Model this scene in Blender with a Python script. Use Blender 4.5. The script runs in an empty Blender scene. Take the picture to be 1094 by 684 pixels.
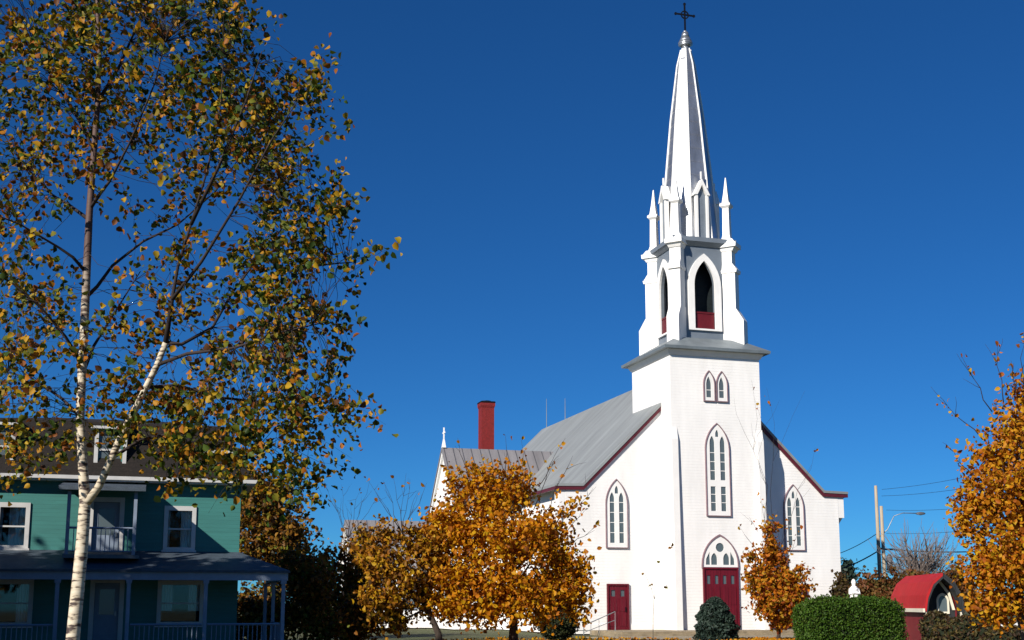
import bpy, math, random
import numpy as np
from mathutils import Vector, Matrix
from mathutils.geometry import tessellate_polygon

random.seed(7)
RNG = np.random.default_rng(11)
R = math.radians
scene = bpy.context.scene
COL = scene.collection

# ------------------------------------------------------------------ camera
PW, PH, F, PITCH, HORIZ, CZ = 1094.0, 684.0, 1300.0, R(9.2), 645.0, 1.6
PPX, PPY = 547.0, HORIZ - F * math.tan(PITCH)
cam_d = bpy.data.cameras.new('camera')
cam = bpy.data.objects.new('camera', cam_d)
COL.objects.link(cam)
cam.location = (0, 0, CZ)
cam.rotation_euler = (R(90) + PITCH, 0, 0)
cam_d.sensor_width = 36.0
cam_d.sensor_fit = 'HORIZONTAL'
cam_d.lens = 36.0 * F / PW
cam_d.shift_y = (PPY - PH / 2) / PW
cam_d.clip_start = 0.1
cam_d.clip_end = 6000
scene.camera = cam

# ------------------------------------------------------------------ sun, sky, exposure
SUN_H = (-0.593, -0.805)          # horizontal direction towards the sun
SUN_EL = R(29)
SUN_STRENGTH, SKY_STRENGTH, EXPOSURE = 4.6, 0.06, 0.56
sun_d = bpy.data.lights.new('sun', 'SUN')
sun_d.energy = SUN_STRENGTH
sun_d.angle = R(0.53)
sun_d.color = (1.0, 0.93, 0.83)
sun = bpy.data.objects.new('sun', sun_d)
COL.objects.link(sun)
sun.location = (-60, -80, 60)
to_sun = Vector((SUN_H[0] * math.cos(SUN_EL), SUN_H[1] * math.cos(SUN_EL), math.sin(SUN_EL)))
sun.rotation_euler = (-to_sun).to_track_quat('-Z', 'Y').to_euler()

world = bpy.data.worlds.new('World')
scene.world = world
world.use_nodes = True
nt = world.node_tree
nt.nodes.clear()
sky = nt.nodes.new('ShaderNodeTexSky')
sky.sky_type = 'NISHITA'
sky.sun_disc = False
sky.sun_elevation = SUN_EL
sky.sun_rotation = math.atan2(to_sun.x, to_sun.y)
sky.altitude = 3000
sky.air_density = 1.0
sky.dust_density = 0.0
sky.ozone_density = 2.0
hs = nt.nodes.new('ShaderNodeHueSaturation')
hs.inputs['Saturation'].default_value = 1.15
bg = nt.nodes.new('ShaderNodeBackground')
bg.inputs['Strength'].default_value = SKY_STRENGTH
wo = nt.nodes.new('ShaderNodeOutputWorld')
# the deep, crisp blue of a dry October noon: a softer gradient and a bluer balance than the plain model
gam = nt.nodes.new('ShaderNodeGamma')
gam.inputs['Gamma'].default_value = 0.90
tint = nt.nodes.new('ShaderNodeMix')
tint.data_type = 'RGBA'
tint.blend_type = 'MULTIPLY'
tint.inputs[0].default_value = 1.0
tint.inputs[7].default_value = (0.20, 0.67, 1.14, 1)
nt.links.new(sky.outputs[0], gam.inputs[0])
nt.links.new(gam.outputs[0], hs.inputs['Color'])
nt.links.new(hs.outputs[0], tint.inputs[6])
nt.links.new(tint.outputs[2], bg.inputs['Color'])
nt.links.new(bg.outputs[0], wo.inputs['Surface'])

scene.view_settings.view_transform = 'Standard'
scene.view_settings.look = 'None'
scene.view_settings.exposure = EXPOSURE
scene.view_settings.gamma = 1
scene.view_settings.use_curve_mapping = False
scene.render.engine = 'CYCLES'

# ------------------------------------------------------------------ materials
def new_mat(name):
    m = bpy.data.materials.new(name)
    m.use_nodes = True
    n = m.node_tree
    n.nodes.clear()
    o = n.nodes.new('ShaderNodeOutputMaterial')
    b = n.nodes.new('ShaderNodeBsdfPrincipled')
    n.links.new(b.outputs[0], o.inputs['Surface'])
    return m, n, b, o

def mat(name, col, rough=0.7, metal=0.0, var=0.15, scale=3.0, bump=0.0, bscale=40.0, col2=None, stretch=(1, 1, 1), spec=0.4):
    """Principled surface with two scales of procedural colour variation and a fine bump."""
    m, n, b, o = new_mat(name)
    tc = n.nodes.new('ShaderNodeTexCoord')
    mp = n.nodes.new('ShaderNodeMapping')
    mp.inputs['Scale'].default_value = stretch
    n.links.new(tc.outputs['Object'], mp.inputs['Vector'])
    nz = n.nodes.new('ShaderNodeTexNoise')
    nz.inputs['Scale'].default_value = scale
    nz.inputs['Detail'].default_value = 6
    nz.inputs['Roughness'].default_value = 0.65
    n.links.new(mp.outputs[0], nz.inputs['Vector'])
    cr = n.nodes.new('ShaderNodeValToRGB')
    cr.color_ramp.elements[0].position = 0.3
    cr.color_ramp.elements[1].position = 0.7
    c2 = col2 if col2 else tuple(c * (1 - var * 1.3) for c in col)
    cr.color_ramp.elements[0].color = (*c2, 1)
    cr.color_ramp.elements[1].color = (*[min(1, c * (1 + var * 0.5)) for c in col], 1)
    n.links.new(nz.outputs['Fac'], cr.inputs['Fac'])
    n.links.new(cr.outputs[0], b.inputs['Base Color'])
    b.inputs['Roughness'].default_value = rough
    b.inputs['Metallic'].default_value = metal
    b.inputs['Specular IOR Level'].default_value = spec
    if bump:
        nb = n.nodes.new('ShaderNodeTexNoise')
        nb.inputs['Scale'].default_value = bscale
        nb.inputs['Detail'].default_value = 4
        n.links.new(mp.outputs[0], nb.inputs['Vector'])
        bp = n.nodes.new('ShaderNodeBump')
        bp.inputs['Strength'].default_value = bump
        bp.inputs['Distance'].default_value = 0.03
        n.links.new(nb.outputs['Fac'], bp.inputs['Height'])
        n.links.new(bp.outputs[0], b.inputs['Normal'])
    return m

def add_stripes(m, axis, period, depth=0.02, dark=0.0, profile='SAW'):
    """Clapboards (along z) or standing seams (along x or y) as a bump, with a little colour in the joints."""
    n = m.node_tree
    b = [x for x in n.nodes if x.type == 'BSDF_PRINCIPLED'][0]
    tc = [x for x in n.nodes if x.type == 'TEX_COORD'][0]
    sp = n.nodes.new('ShaderNodeSeparateXYZ')
    n.links.new(tc.outputs['Object'], sp.inputs[0])
    d = n.nodes.new('ShaderNodeMath'); d.operation = 'DIVIDE'
    d.inputs[1].default_value = period
    n.links.new(sp.outputs['XYZ'.index(axis)], d.inputs[0])
    fr = n.nodes.new('ShaderNodeMath'); fr.operation = 'FRACT'
    n.links.new(d.outputs[0], fr.inputs[0])
    cr = n.nodes.new('ShaderNodeValToRGB')
    e = cr.color_ramp.elements
    if profile == 'SAW':
        e[0].position, e[0].color = 0.0, (1, 1, 1, 1)
        e[1].position, e[1].color = 0.9, (0.3, 0.3, 0.3, 1)
        k = cr.color_ramp.elements.new(1.0); k.color = (0, 0, 0, 1)
    else:
        e[0].position, e[0].color = 0.0, (1, 1, 1, 1)
        e[1].position, e[1].color = 0.12, (0, 0, 0, 1)
    n.links.new(fr.outputs[0], cr.inputs['Fac'])
    bp = n.nodes.new('ShaderNodeBump')
    bp.inputs['Strength'].default_value = 0.9
    bp.inputs['Distance'].default_value = depth
    n.links.new(cr.outputs[0], bp.inputs['Height'])
    old = b.inputs['Normal'].links
    if old:
        n.links.new(old[0].from_socket, bp.inputs['Normal'])
    n.links.new(bp.outputs[0], b.inputs['Normal'])
    return m

def leaf_mat(name, cols, trans=0.35, noise_scale=0.8, shift=0.35, rough=0.55):
    """Each leaf its own colour (random per island), nudged by a broad noise so that sprays of leaves differ."""
    m, n, b, o = new_mat(name)
    g = n.nodes.new('ShaderNodeNewGeometry')
    tc = n.nodes.new('ShaderNodeTexCoord')
    nz = n.nodes.new('ShaderNodeTexNoise')
    nz.inputs['Scale'].default_value = noise_scale
    nz.inputs['Detail'].default_value = 3
    n.links.new(tc.outputs['Object'], nz.inputs['Vector'])
    a = n.nodes.new('ShaderNodeMath'); a.operation = 'MULTIPLY_ADD'
    n.links.new(nz.outputs['Fac'], a.inputs[0])
    a.inputs[1].default_value = shift * 4
    a.inputs[2].default_value = -shift * 2
    s = n.nodes.new('ShaderNodeMath'); s.operation = 'ADD'; s.use_clamp = True
    n.links.new(g.outputs['Random Per Island'], s.inputs[0])
    n.links.new(a.outputs[0], s.inputs[1])
    cr = n.nodes.new('ShaderNodeValToRGB')
    e = cr.color_ramp.elements
    while len(e) < len(cols):
        e.new(0.5)
    for i, c in enumerate(cols):
        e[i].position = i / (len(cols) - 1)
        e[i].color = (*c, 1)
    n.links.new(s.outputs[0], cr.inputs['Fac'])
    n.links.new(cr.outputs[0], b.inputs['Base Color'])
    b.inputs['Roughness'].default_value = rough
    b.inputs['Specular IOR Level'].default_value = 0.2
    t = n.nodes.new('ShaderNodeBsdfTranslucent')
    n.links.new(cr.outputs[0], t.inputs['Color'])
    mx = n.nodes.new('ShaderNodeMixShader')
    mx.inputs[0].default_value = trans
    n.links.new(b.outputs[0], mx.inputs[1])
    n.links.new(t.outputs[0], mx.inputs[2])
    n.links.new(mx.outputs[0], o.inputs['Surface'])
    return m

def glass_mat(name, col, rough=0.08):
    m, n, b, o = new_mat(name)
    b.inputs['Base Color'].default_value = (*col, 1)
    b.inputs['Roughness'].default_value = rough
    b.inputs['Specular IOR Level'].default_value = 0.6
    return m

M = {}
M['white_wall'] = add_stripes(mat('white_clapboard', (0.82, 0.81, 0.79), 0.6, var=0.09, scale=0.9, stretch=(1, 1, 0.22)), 'Z', 0.16, 0.006)
M['white'] = mat('white_paint', (0.80, 0.79, 0.77), 0.55, var=0.05, scale=1.5)
M['silver'] = mat('silver_painted_tin', (0.45, 0.47, 0.50), 0.38, 0.8, var=0.28, scale=1.6, stretch=(1, 1, 0.3), bump=0.25, bscale=3)
add_stripes(M['silver'], 'Z', 0.85, 0.02, profile='RIDGE')
M['silver_wall'] = mat('silver_painted_boards', (0.20, 0.235, 0.275), 0.5, 0.3, var=0.12, scale=1.5)
M['skirt'] = mat('weathered_grey_tin', (0.20, 0.235, 0.255), 0.5, 0.3, var=0.2, scale=1.5)
M['tin_roof'] = add_stripes(mat('standing_seam_tin', (0.30, 0.32, 0.32), 0.55, 0.2, var=0.22, scale=0.5, stretch=(0.4, 2.0, 0.4)), 'Y', 0.62, 0.022, profile='RIDGE')
M['tin_roof_side'] = add_stripes(mat('standing_seam_tin_shaded', (0.25, 0.24, 0.25), 0.55, 0.2, var=0.22, scale=0.6, stretch=(2.0, 0.4, 0.4)), 'X', 0.62, 0.05, profile='RIDGE')  # darker than the nave tin: grazing light on the transept put into the colour
M['maroon'] = mat('maroon_paint', (0.10, 0.012, 0.022), 0.5, var=0.2)
M['casing'] = mat('faded_maroon_casing', (0.23, 0.15, 0.17), 0.55, var=0.2)
M['door_red'] = add_stripes(mat('red_door_paint', (0.125, 0.005, 0.014), 0.45, var=0.2, scale=2, stretch=(3, 3, 0.5)), 'X', 0.17, 0.01, profile='RIDGE')
M['rail_red'] = mat('red_board', (0.12, 0.007, 0.012), 0.5, var=0.2)
M['glass'] = glass_mat('dark_glass', (0.085, 0.11, 0.12), 0.15)
M['dark'] = mat('dark_louvres', (0.006, 0.012, 0.014), 0.7, var=0.3)
add_stripes(M['dark'], 'Z', 0.25, 0.05)
M['iron'] = mat('black_iron', (0.012, 0.014, 0.02), 0.5, 0.6)
M['brick_red'] = mat('red_painted_brick', (0.20, 0.012, 0.012), 0.75, var=0.25, scale=6, bump=0.4)
add_stripes(M['brick_red'], 'Z', 0.09, 0.012, profile='RIDGE')
M['stone'] = mat('tan_stone', (0.30, 0.24, 0.155), 0.85, var=0.3, scale=3, bump=0.5)
M['concrete'] = mat('tan_concrete_paving', (0.30, 0.25, 0.17), 0.85, var=0.25, scale=2, bump=0.4)
M['galv'] = mat('galvanised_steel', (0.33, 0.36, 0.38), 0.45, 0.7)
M['teal'] = add_stripes(mat('teal_clapboard', (0.034, 0.165, 0.15), 0.6, var=0.14, scale=1.6, stretch=(0.4, 0.4, 3)), 'Z', 0.13, 0.012)
M['trim_white'] = mat('house_white_trim', (0.50, 0.50, 0.49), 0.6, var=0.12, scale=2.5)
M['trim_grey'] = mat('grey_blue_trim', (0.20, 0.25, 0.33), 0.6, var=0.15, scale=2.5)
M['shingle'] = mat('dark_brown_shingles', (0.013, 0.009, 0.007), 0.9, var=0.4, scale=7, bump=0.6, bscale=14, stretch=(1, 1, 2))
add_stripes(M['shingle'], 'Z', 0.16, 0.03)
M['porch_roof'] = mat('slate_grey_roofing', (0.055, 0.075, 0.10), 0.7, var=0.3, scale=5, bump=0.4)
M['curtain'] = mat('white_curtain', (0.72, 0.73, 0.75), 0.9, var=0.1, scale=5, stretch=(6, 1, 0.4))
M['porch_wood'] = mat('porch_boards', (0.10, 0.13, 0.15), 0.8, var=0.25)
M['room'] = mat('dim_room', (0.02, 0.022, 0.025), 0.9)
M['birch_bark'] = None
M['bark'] = mat('grey_brown_bark', (0.055, 0.040, 0.030), 0.9, var=0.35, scale=9, bump=0.7, stretch=(1, 1, 0.25))
M['bark_pale'] = mat('pale_grey_bark', (0.16, 0.13, 0.10), 0.9, var=0.35, scale=9, bump=0.7, stretch=(1, 1, 0.25))
M['twig'] = mat('dark_twigs', (0.035, 0.024, 0.022), 0.9, var=0.3, scale=6)
M['grass'] = mat('autumn_grass', (0.060, 0.075, 0.020), 0.95, var=0.4, scale=0.5, bump=0.6, bscale=25, col2=(0.045, 0.038, 0.014))
M['asphalt'] = mat('asphalt', (0.05, 0.05, 0.052), 0.9, var=0.2, scale=4, bump=0.3)
M['red_roof'] = add_stripes(mat('red_metal_roof', (0.40, 0.005, 0.009), 0.7, 0.0, var=0.15, scale=1.2), 'Y', 0.4, 0.03, profile='RIDGE')
M['red_wall'] = add_stripes(mat('red_shed_boards', (0.17, 0.008, 0.014), 0.65, var=0.2, scale=2), 'X', 0.2, 0.01, profile='RIDGE')
M['dark_wall'] = add_stripes(mat('dark_shed_boards', (0.022, 0.026, 0.030), 0.8, var=0.25, scale=2), 'X', 0.2, 0.01, profile='RIDGE')
M['cream'] = mat('cream_paint', (0.68, 0.64, 0.52), 0.6, var=0.1)
M['pole'] = mat('weathered_pole_wood', (0.40, 0.33, 0.24), 0.9, var=0.25, scale=5, bump=0.4, stretch=(2, 2, 0.15))
M['cable'] = mat('black_cable', (0.02, 0.025, 0.035), 0.6)
M['grey_box'] = mat('grey_transformer_paint', (0.10, 0.11, 0.13), 0.5, 0.2)
M['rust_box'] = mat('slate_tin', (0.10, 0.11, 0.13), 0.6)

def birch_bark():
    m, n, b, o = new_mat('birch_bark')
    tc = n.nodes.new('ShaderNodeTexCoord')
    sp = n.nodes.new('ShaderNodeSeparateXYZ')
    n.links.new(tc.outputs['Object'], sp.inputs[0])
    # age of the bark: papery white on the old wood, reddish brown on the young wood higher up
    nz0 = n.nodes.new('ShaderNodeTexNoise'); nz0.inputs['Scale'].default_value = 2.5
    n.links.new(tc.outputs['Object'], nz0.inputs['Vector'])
    ad = n.nodes.new('ShaderNodeMath'); ad.operation = 'ADD'
    n.links.new(sp.outputs['Z'], ad.inputs[0]); n.links.new(nz0.outputs['Fac'], ad.inputs[1])
    mr = n.nodes.new('ShaderNodeMapRange')
    mr.inputs['From Min'].default_value = 5.3; mr.inputs['From Max'].default_value = 6.6
    n.links.new(ad.outputs[0], mr.inputs['Value'])
    # dark lenticels, short and horizontal
    mp = n.nodes.new('ShaderNodeMapping'); mp.inputs['Scale'].default_value = (7, 7, 26)
    n.links.new(tc.outputs['Object'], mp.inputs['Vector'])
    nz = n.nodes.new('ShaderNodeTexNoise'); nz.inputs['Scale'].default_value = 1.0; nz.inputs['Detail'].default_value = 4
    n.links.new(mp.outputs[0], nz.inputs['Vector'])
    cr = n.nodes.new('ShaderNodeValToRGB')
    e = cr.color_ramp.elements
    e[0].position, e[0].color = 0.37, (0.05, 0.03, 0.025, 1)
    e[1].position, e[1].color = 0.49, (0.52, 0.44, 0.32, 1)
    k = e.new(0.75); k.color = (0.64, 0.58, 0.46, 1)
    n.links.new(nz.outputs['Fac'], cr.inputs['Fac'])
    mx = n.nodes.new('ShaderNodeMix'); mx.data_type = 'RGBA'
    n.links.new(mr.outputs[0], mx.inputs['Factor'])
    n.links.new(cr.outputs[0], mx.inputs[6])
    mx.inputs[7].default_value = (0.085, 0.045, 0.035, 1)
    n.links.new(mx.outputs[2], b.inputs['Base Color'])
    b.inputs['Roughness'].default_value = 0.7
    bp = n.nodes.new('ShaderNodeBump'); bp.inputs['Strength'].default_value = 0.5; bp.inputs['Distance'].default_value = 0.01
    n.links.new(nz.outputs['Fac'], bp.inputs['Height'])
    n.links.new(bp.outputs[0], b.inputs['Normal'])
    return m
M['birch_bark'] = birch_bark()

DG, GR, OL = (0.018, 0.034, 0.006), (0.055, 0.10, 0.010), (0.13, 0.135, 0.012)
YE, OR, RU, BR = (0.40, 0.26, 0.010), (0.38, 0.14, 0.008), (0.24, 0.07, 0.008), (0.08, 0.032, 0.010)
M['leaf_birch'] = leaf_mat('birch_leaves', [DG, GR, DG, OL, GR, (0.34, 0.22, 0.010), OL, (0.40, 0.18, 0.008), YE, OR, RU, BR], 0.3, 0.5, 0.32)
M['leaf_orange'] = leaf_mat('orange_maple_leaves', [(0.20, 0.06, 0.008), (0.42, 0.13, 0.006), (0.58, 0.21, 0.006), (0.60, 0.26, 0.006), (0.54, 0.33, 0.010), (0.58, 0.27, 0.006), (0.40, 0.14, 0.006)], 0.45, 0.7, 0.32)
M['leaf_yellow'] = leaf_mat('golden_maple_leaves', [RU, (0.34, 0.09, 0.006), (0.48, 0.15, 0.006), (0.50, 0.22, 0.008), (0.50, 0.32, 0.012), (0.50, 0.20, 0.008), OR], 0.36, 0.9, 0.36)
M['leaf_red'] = leaf_mat('red_orange_maple_leaves', [(0.16, 0.035, 0.008), (0.36, 0.085, 0.008), (0.46, 0.15, 0.008), (0.48, 0.22, 0.010), (0.26, 0.17, 0.012)], 0.35, 1.2, 0.3)
M['leaf_brown'] = leaf_mat('brown_yellow_leaves', [(0.06, 0.030, 0.010), (0.20, 0.075, 0.008), (0.34, 0.13, 0.008), (0.40, 0.18, 0.008), (0.46, 0.28, 0.010), (0.22, 0.10, 0.010)], 0.35, 0.6, 0.3)
M['leaf_dusk'] = leaf_mat('dark_rusty_leaves', [(0.035, 0.026, 0.008), (0.10, 0.05, 0.012), (0.22, 0.085, 0.010), (0.26, 0.13, 0.012), (0.12, 0.14, 0.014)], 0.3, 0.8, 0.3)
M['leaf_rusty'] = leaf_mat('rusty_maple_leaves', [(0.05, 0.03, 0.010), (0.16, 0.06, 0.010), (0.30, 0.11, 0.010), (0.36, 0.17, 0.010), (0.20, 0.16, 0.014), (0.12, 0.045, 0.010)], 0.38, 0.8, 0.3)
M['leaf_dark'] = leaf_mat('dark_evergreen_leaves', [(0.008, 0.010, 0.006), (0.018, 0.026, 0.010), (0.03, 0.03, 0.010), (0.04, 0.055, 0.014)], 0.15, 1.0, 0.2)
M['leaf_spruce'] = leaf_mat('spruce_needles', [(0.012, 0.022, 0.018), (0.022, 0.040, 0.030), (0.035, 0.058, 0.042)], 0.1, 3.0, 0.25)
M['leaf_hedge'] = leaf_mat('cedar_hedge_leaves', [(0.020, 0.046, 0.005), (0.038, 0.090, 0.008), (0.06, 0.125, 0.010), (0.05, 0.07, 0.010)], 0.2, 0.8, 0.2)
M['leaf_shrub'] = leaf_mat('dull_brown_shrub_leaves', [(0.025, 0.018, 0.010), (0.06, 0.032, 0.016), (0.06, 0.055, 0.016), (0.10, 0.065, 0.018)], 0.2, 1.2, 0.3)
M['leaf_far'] = leaf_mat('rusty_far_leaves', [(0.07, 0.06, 0.014), (0.14, 0.055, 0.016), (0.17, 0.06, 0.024), (0.12, 0.09, 0.016)], 0.3, 0.25, 0.35)
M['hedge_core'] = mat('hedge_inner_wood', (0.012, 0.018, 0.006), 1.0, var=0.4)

# ------------------------------------------------------------------ geometry helpers
def px(x, y, Y):
    """Point of the world at depth Y behind photograph pixel (x, y)."""
    xc, yc = (x - PPX) / F, -(y - PPY) / F
    d = Vector((xc, math.cos(PITCH) - yc * math.sin(PITCH), math.sin(PITCH) + yc * math.cos(PITCH)))
    return d * (Y / d.y) + Vector((0, 0, CZ))

class MB:
    def __init__(self):
        self.v, self.f = [], []
    def add(self, vs, fs):
        k = len(self.v)
        self.v += [tuple(p) for p in vs]
        self.f += [tuple(i + k for i in q) for q in fs]
        return self
    def box(self, x0, x1, y0, y1, z0, z1):
        vs = [(x, y, z) for z in (z0, z1) for y in (y0, y1) for x in (x0, x1)]
        return self.add(vs, [(0, 2, 3, 1), (4, 5, 7, 6), (0, 1, 5, 4), (2, 6, 7, 3), (0, 4, 6, 2), (1, 3, 7, 5)])
    def frustum(self, c, h0, h1, z0, z1, n=4, rot=0.0):
        """n-sided ring of half-width (apothem) h0 at z0 to h1 at z1, flat sides facing the axes."""
        k = 1 / math.cos(math.pi / n)
        vs = []
        for h, z in ((h0, z0), (h1, z1)):
            for i in range(n):
                a = 2 * math.pi * (i + 0.5) / n + rot
                vs.append((c[0] + h * k * math.cos(a), c[1] + h * k * math.sin(a), z))
        fs = [(i, (i + 1) % n, n + (i + 1) % n, n + i) for i in range(n)]
        fs += [tuple(reversed(range(n))), tuple(range(n, 2 * n))]
        return self.add(vs, fs)
    def lathe(self, c, prof, n=4, rot=0.0):
        for (h0, z0), (h1, z1) in zip(prof[:-1], prof[1:]):
            self.frustum(c, h0, h1, z0, z1, n, rot)
        return self
    def plate(self, polys, b0, b1, plane='xz'):
        """Extrude an outline (with holes) given in the facade plane from depth b0 to b1."""
        flat = [p for q in polys for p in q]
        tris = tessellate_polygon([[Vector((p[0], p[1], 0)) for p in q] for q in polys])
        n = len(flat)
        def m(p, b):
            return (p[0], b, p[1]) if plane == 'xz' else (b, p[0], p[1]) if plane == 'yz' else (p[0], p[1], b)
        vs = [m(p, b0) for p in flat] + [m(p, b1) for p in flat]
        fs = [tuple(t) for t in tris] + [tuple(i + n for i in reversed(t)) for t in tris]
        k = 0
        for q in polys:
            L = len(q)
            for i in range(L):
                a, c = k + i, k + (i + 1) % L
                fs.append((a, c, c + n, a + n))
            k += L
        return self.add(vs, fs)
    def tube(self, pts, rad, n=6):
        pts = [Vector(p) for p in pts]
        if not hasattr(rad, '__len__'):
            rad = [rad] * len(pts)
        vs, fs = [], []
        for i, p in enumerate(pts):
            t = (pts[min(i + 1, len(pts) - 1)] - pts[max(i - 1, 0)]).normalized()
            a = t.cross(Vector((0.31, 0.95, 0.05)) if abs(t.y) < 0.9 else Vector((1, 0, 0))).normalized()
            b = t.cross(a)
            for k in range(n):
                w = 2 * math.pi * k / n
                vs.append(p + (a * math.cos(w) + b * math.sin(w)) * rad[i])
        for i in range(len(pts) - 1):
            for k in range(n):
                fs.append((i * n + k, i * n + (k + 1) % n, (i + 1) * n + (k + 1) % n, (i + 1) * n + k))
        fs += [tuple(reversed(range(n))), tuple(range((len(pts) - 1) * n, len(pts) * n))]
        return self.add(vs, fs)
    def build(self, name, material, parent=None, smooth=False, recalc=True):
        me = bpy.data.meshes.new(name)
        me.from_pydata(self.v, [], self.f)
        me.materials.append(material)
        if recalc:
            import bmesh
            bm = bmesh.new(); bm.from_mesh(me)
            bmesh.ops.recalc_face_normals(bm, faces=bm.faces)
            bm.to_mesh(me); bm.free()
        if smooth:
            for p in me.polygons:
                p.use_smooth = True
        o = bpy.data.objects.new(name, me)
        COL.objects.link(o)
        if parent:
            o.parent = parent
        return o

def tag(o, label=None, cat=None, group=None, kind=None):
    if label: o['label'] = label
    if cat: o['category'] = cat
    if group: o['group'] = group
    if kind: o['kind'] = kind
    return o

def empty(name, loc, label, cat, rz=0.0, group=None):
    o = bpy.data.objects.new(name, None)
    COL.objects.link(o)
    o.location = loc
    o.rotation_euler = (0, 0, rz)
    o.empty_display_size = 0.3
    return tag(o, label, cat, group)

def lancet(c, w, z0, zs, za, n=7):
    """Pointed arch outline: width w about u=c, sill z0, springing zs, apex za."""
    h = za - zs
    r = (h * h + w * w / 4) / w
    a1 = math.asin(min(1, h / r))
    if r < w / 2: a1 = math.pi - a1
    pts = [(c - w / 2, z0), (c + w / 2, z0)]
    for i in range(n + 1):
        a = a1 * i / n
        pts.append((c + w / 2 - r + r * math.cos(a), zs + r * math.sin(a)))
    for i in range(n - 1, -1, -1):
        a = a1 * i / n
        pts.append((c - w / 2 + r - r * math.cos(a), zs + r * math.sin(a)))
    return pts
def rect(x0, x1, z0, z1):
    return [(x0, z0), (x1, z0), (x1, z1), (x0, z1)]
def circ(c, z, r, n=14):
    return [(c + r * math.cos(2 * math.pi * i / n), z + r * math.sin(2 * math.pi * i / n)) for i in range(n)]

# ------------------------------------------------------------------ ground
TH = R(16.6)
g = MB()
S = 3000
N = 24
gv, gf = [], []
xs = [-S, -600, -200] + [-80 + 8 * i for i in range(21)] + [200, 600, S]
ys = [-200, -80, -30] + [-10 + 8 * i for i in range(20)] + [200, 300, 600, S]
for y in ys:
    for x in xs:
        gv.append((x, y, 0.0 if abs(x) > 100 or y > 160 or y < -20 else -0.05 + 0.04 * math.sin(x * 0.31) * math.cos(y * 0.23)))
for j in range(len(ys) - 1):
    for i in range(len(xs) - 1):
        k = j * len(xs) + i
        gf.append((k, k + 1, k + 1 + len(xs), k + len(xs)))
tag(g.add(gv, gf).build('ground', M['grass']), kind='structure')

O = px(719, 500, 66.0); O.z = 0
UX = Vector((math.cos(TH), math.sin(TH), 0)); BX = Vector((-math.sin(TH), math.cos(TH), 0))
def ch(u, b, z):
    return O + UX * u + BX * b + Vector((0, 0, z))
# forecourt of the church: a low paved terrace with two steps, and a paved walk towards the street
fc = MB()
fc.box(-4.4, 12.2, -3.2, 1.4, -0.2, 0.20).box(-4.8, 12.6, -3.75, -3.203, -0.2, 0.10)
o = fc.build('forecourt', M['stone']); o.location = O; o.rotation_euler = (0, 0, TH); tag(o, kind='structure')
wk = MB(); wk.box(-6.5, 14, -22, -3.76, -0.2, 0.004)
o = wk.build('paved_walk', M['concrete']); o.location = O; o.rotation_euler = (0, 0, TH); tag(o, kind='structure')

# ------------------------------------------------------------------ church
church = empty('church', O, 'white wooden village church with a tall silver spire, grey tin roof and red doors', 'church', TH)
CU = 2.65          # axis of the facade
CB = 2.75          # axis of the tower, measured back from its front
FB = 1.45          # plane of the facade behind the tower front
AP, KZ, KH, OH = 15.4, 8.05, 7.42, 8.95     # ridge height, kick height, half width at the kick, half width of the eaves
WH = 8.35
NB = 31.0
SL = (AP - KZ) / KH
# nave walls: gabled body
body = MB()
prof = [(CU - WH, 0), (CU + WH, 0), (CU + WH, KZ - 0.16), (CU + KH - 0.06, KZ - 0.16), (CU, AP - 0.26), (CU - KH + 0.06, KZ - 0.16), (CU - WH, KZ - 0.16)]
body.plate([prof], FB, NB)
nave = body.build('nave_wall', M['white_wall'], church)
# boxed cornice returns at the eaves of the facade
for s in (-1, 1):
    ret = MB()
    x0, x1 = sorted((CU + s * (WH + 0.003), CU + s * 8.72))
    ret.box(x0, x1, FB + 0.01, FB + 0.75, 6.5, KZ - 0.165)
    ret.frustum((CU + s * (WH + 0.19), FB + 0.38), 0.02, 0.18, 6.15, 6.5)
    ret.build('cornice_return', M['white'], church)
# nave roof with bell-cast eaves and a hipped far end
rf = MB()
T = 0.14
for s in (-1, 1):
    pr = [(CU, AP), (CU + s * KH, KZ), (CU + s * OH, KZ - 0.04), (CU + s * OH, KZ - 0.04 - T), (CU + s * (KH - 0.05), KZ - T), (CU, AP - T * 1.4)]
    rf.plate([pr], FB - 0.16, NB + 0.2)
rv = [(CU, NB + 0.2, AP), (CU - KH, NB + 0.2, KZ), (CU + KH, NB + 0.2, KZ), (CU, NB + 5, AP - 3.4), (CU - 4, NB + 7, KZ), (CU + 4, NB + 7, KZ)]
rf.add(rv, [(0, 1, 4, 3), (0, 3, 5, 2), (3, 4, 5)])
nroof = rf.build('nave_roof', M['tin_roof'], church)
for b, h in ((30.0, 2.3), (25.5, 1.6)):
    rods = MB()
    rods.tube([(CU, b, AP - 0.1), (CU, b, AP + h * 0.5), (CU, b, AP + h)], [0.035, 0.028, 0.015])
    rods.build('lightning_rod', M['galv'], nroof)
# chancel behind
cw = MB(); cw.plate([[(CU - 4, 0), (CU + 4, 0), (CU + 4, KZ - 0.1), (CU - 4, KZ - 0.1)]], NB, NB + 6.8)
cw.build('chancel_wall', M['white_wall'], church)
# maroon bargeboards on both rakes
for s in (-1, 1):
    rk = MB()
    e = [(CU + s * 0.0, AP - 0.16), (CU + s * KH, KZ - 0.10), (CU + s * OH, KZ - 0.14), (CU + s * OH, KZ - 0.37), (CU + s * (KH - 0.08), KZ - 0.34), (CU, AP - 0.47)]
    rk.plate([e], FB - 0.12, FB - 0.004)
    rk.build('bargeboard', M['maroon'], church)
    ev = MB()
    x0, x1 = sorted((CU + s * (OH - 0.10), CU + s * OH))
    ev.box(x0 + 0.004, x1 - 0.004, FB, NB + 0.1, KZ - 0.36, KZ - 0.185)
    ev.build('eaves_board', M['maroon'], church)
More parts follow.
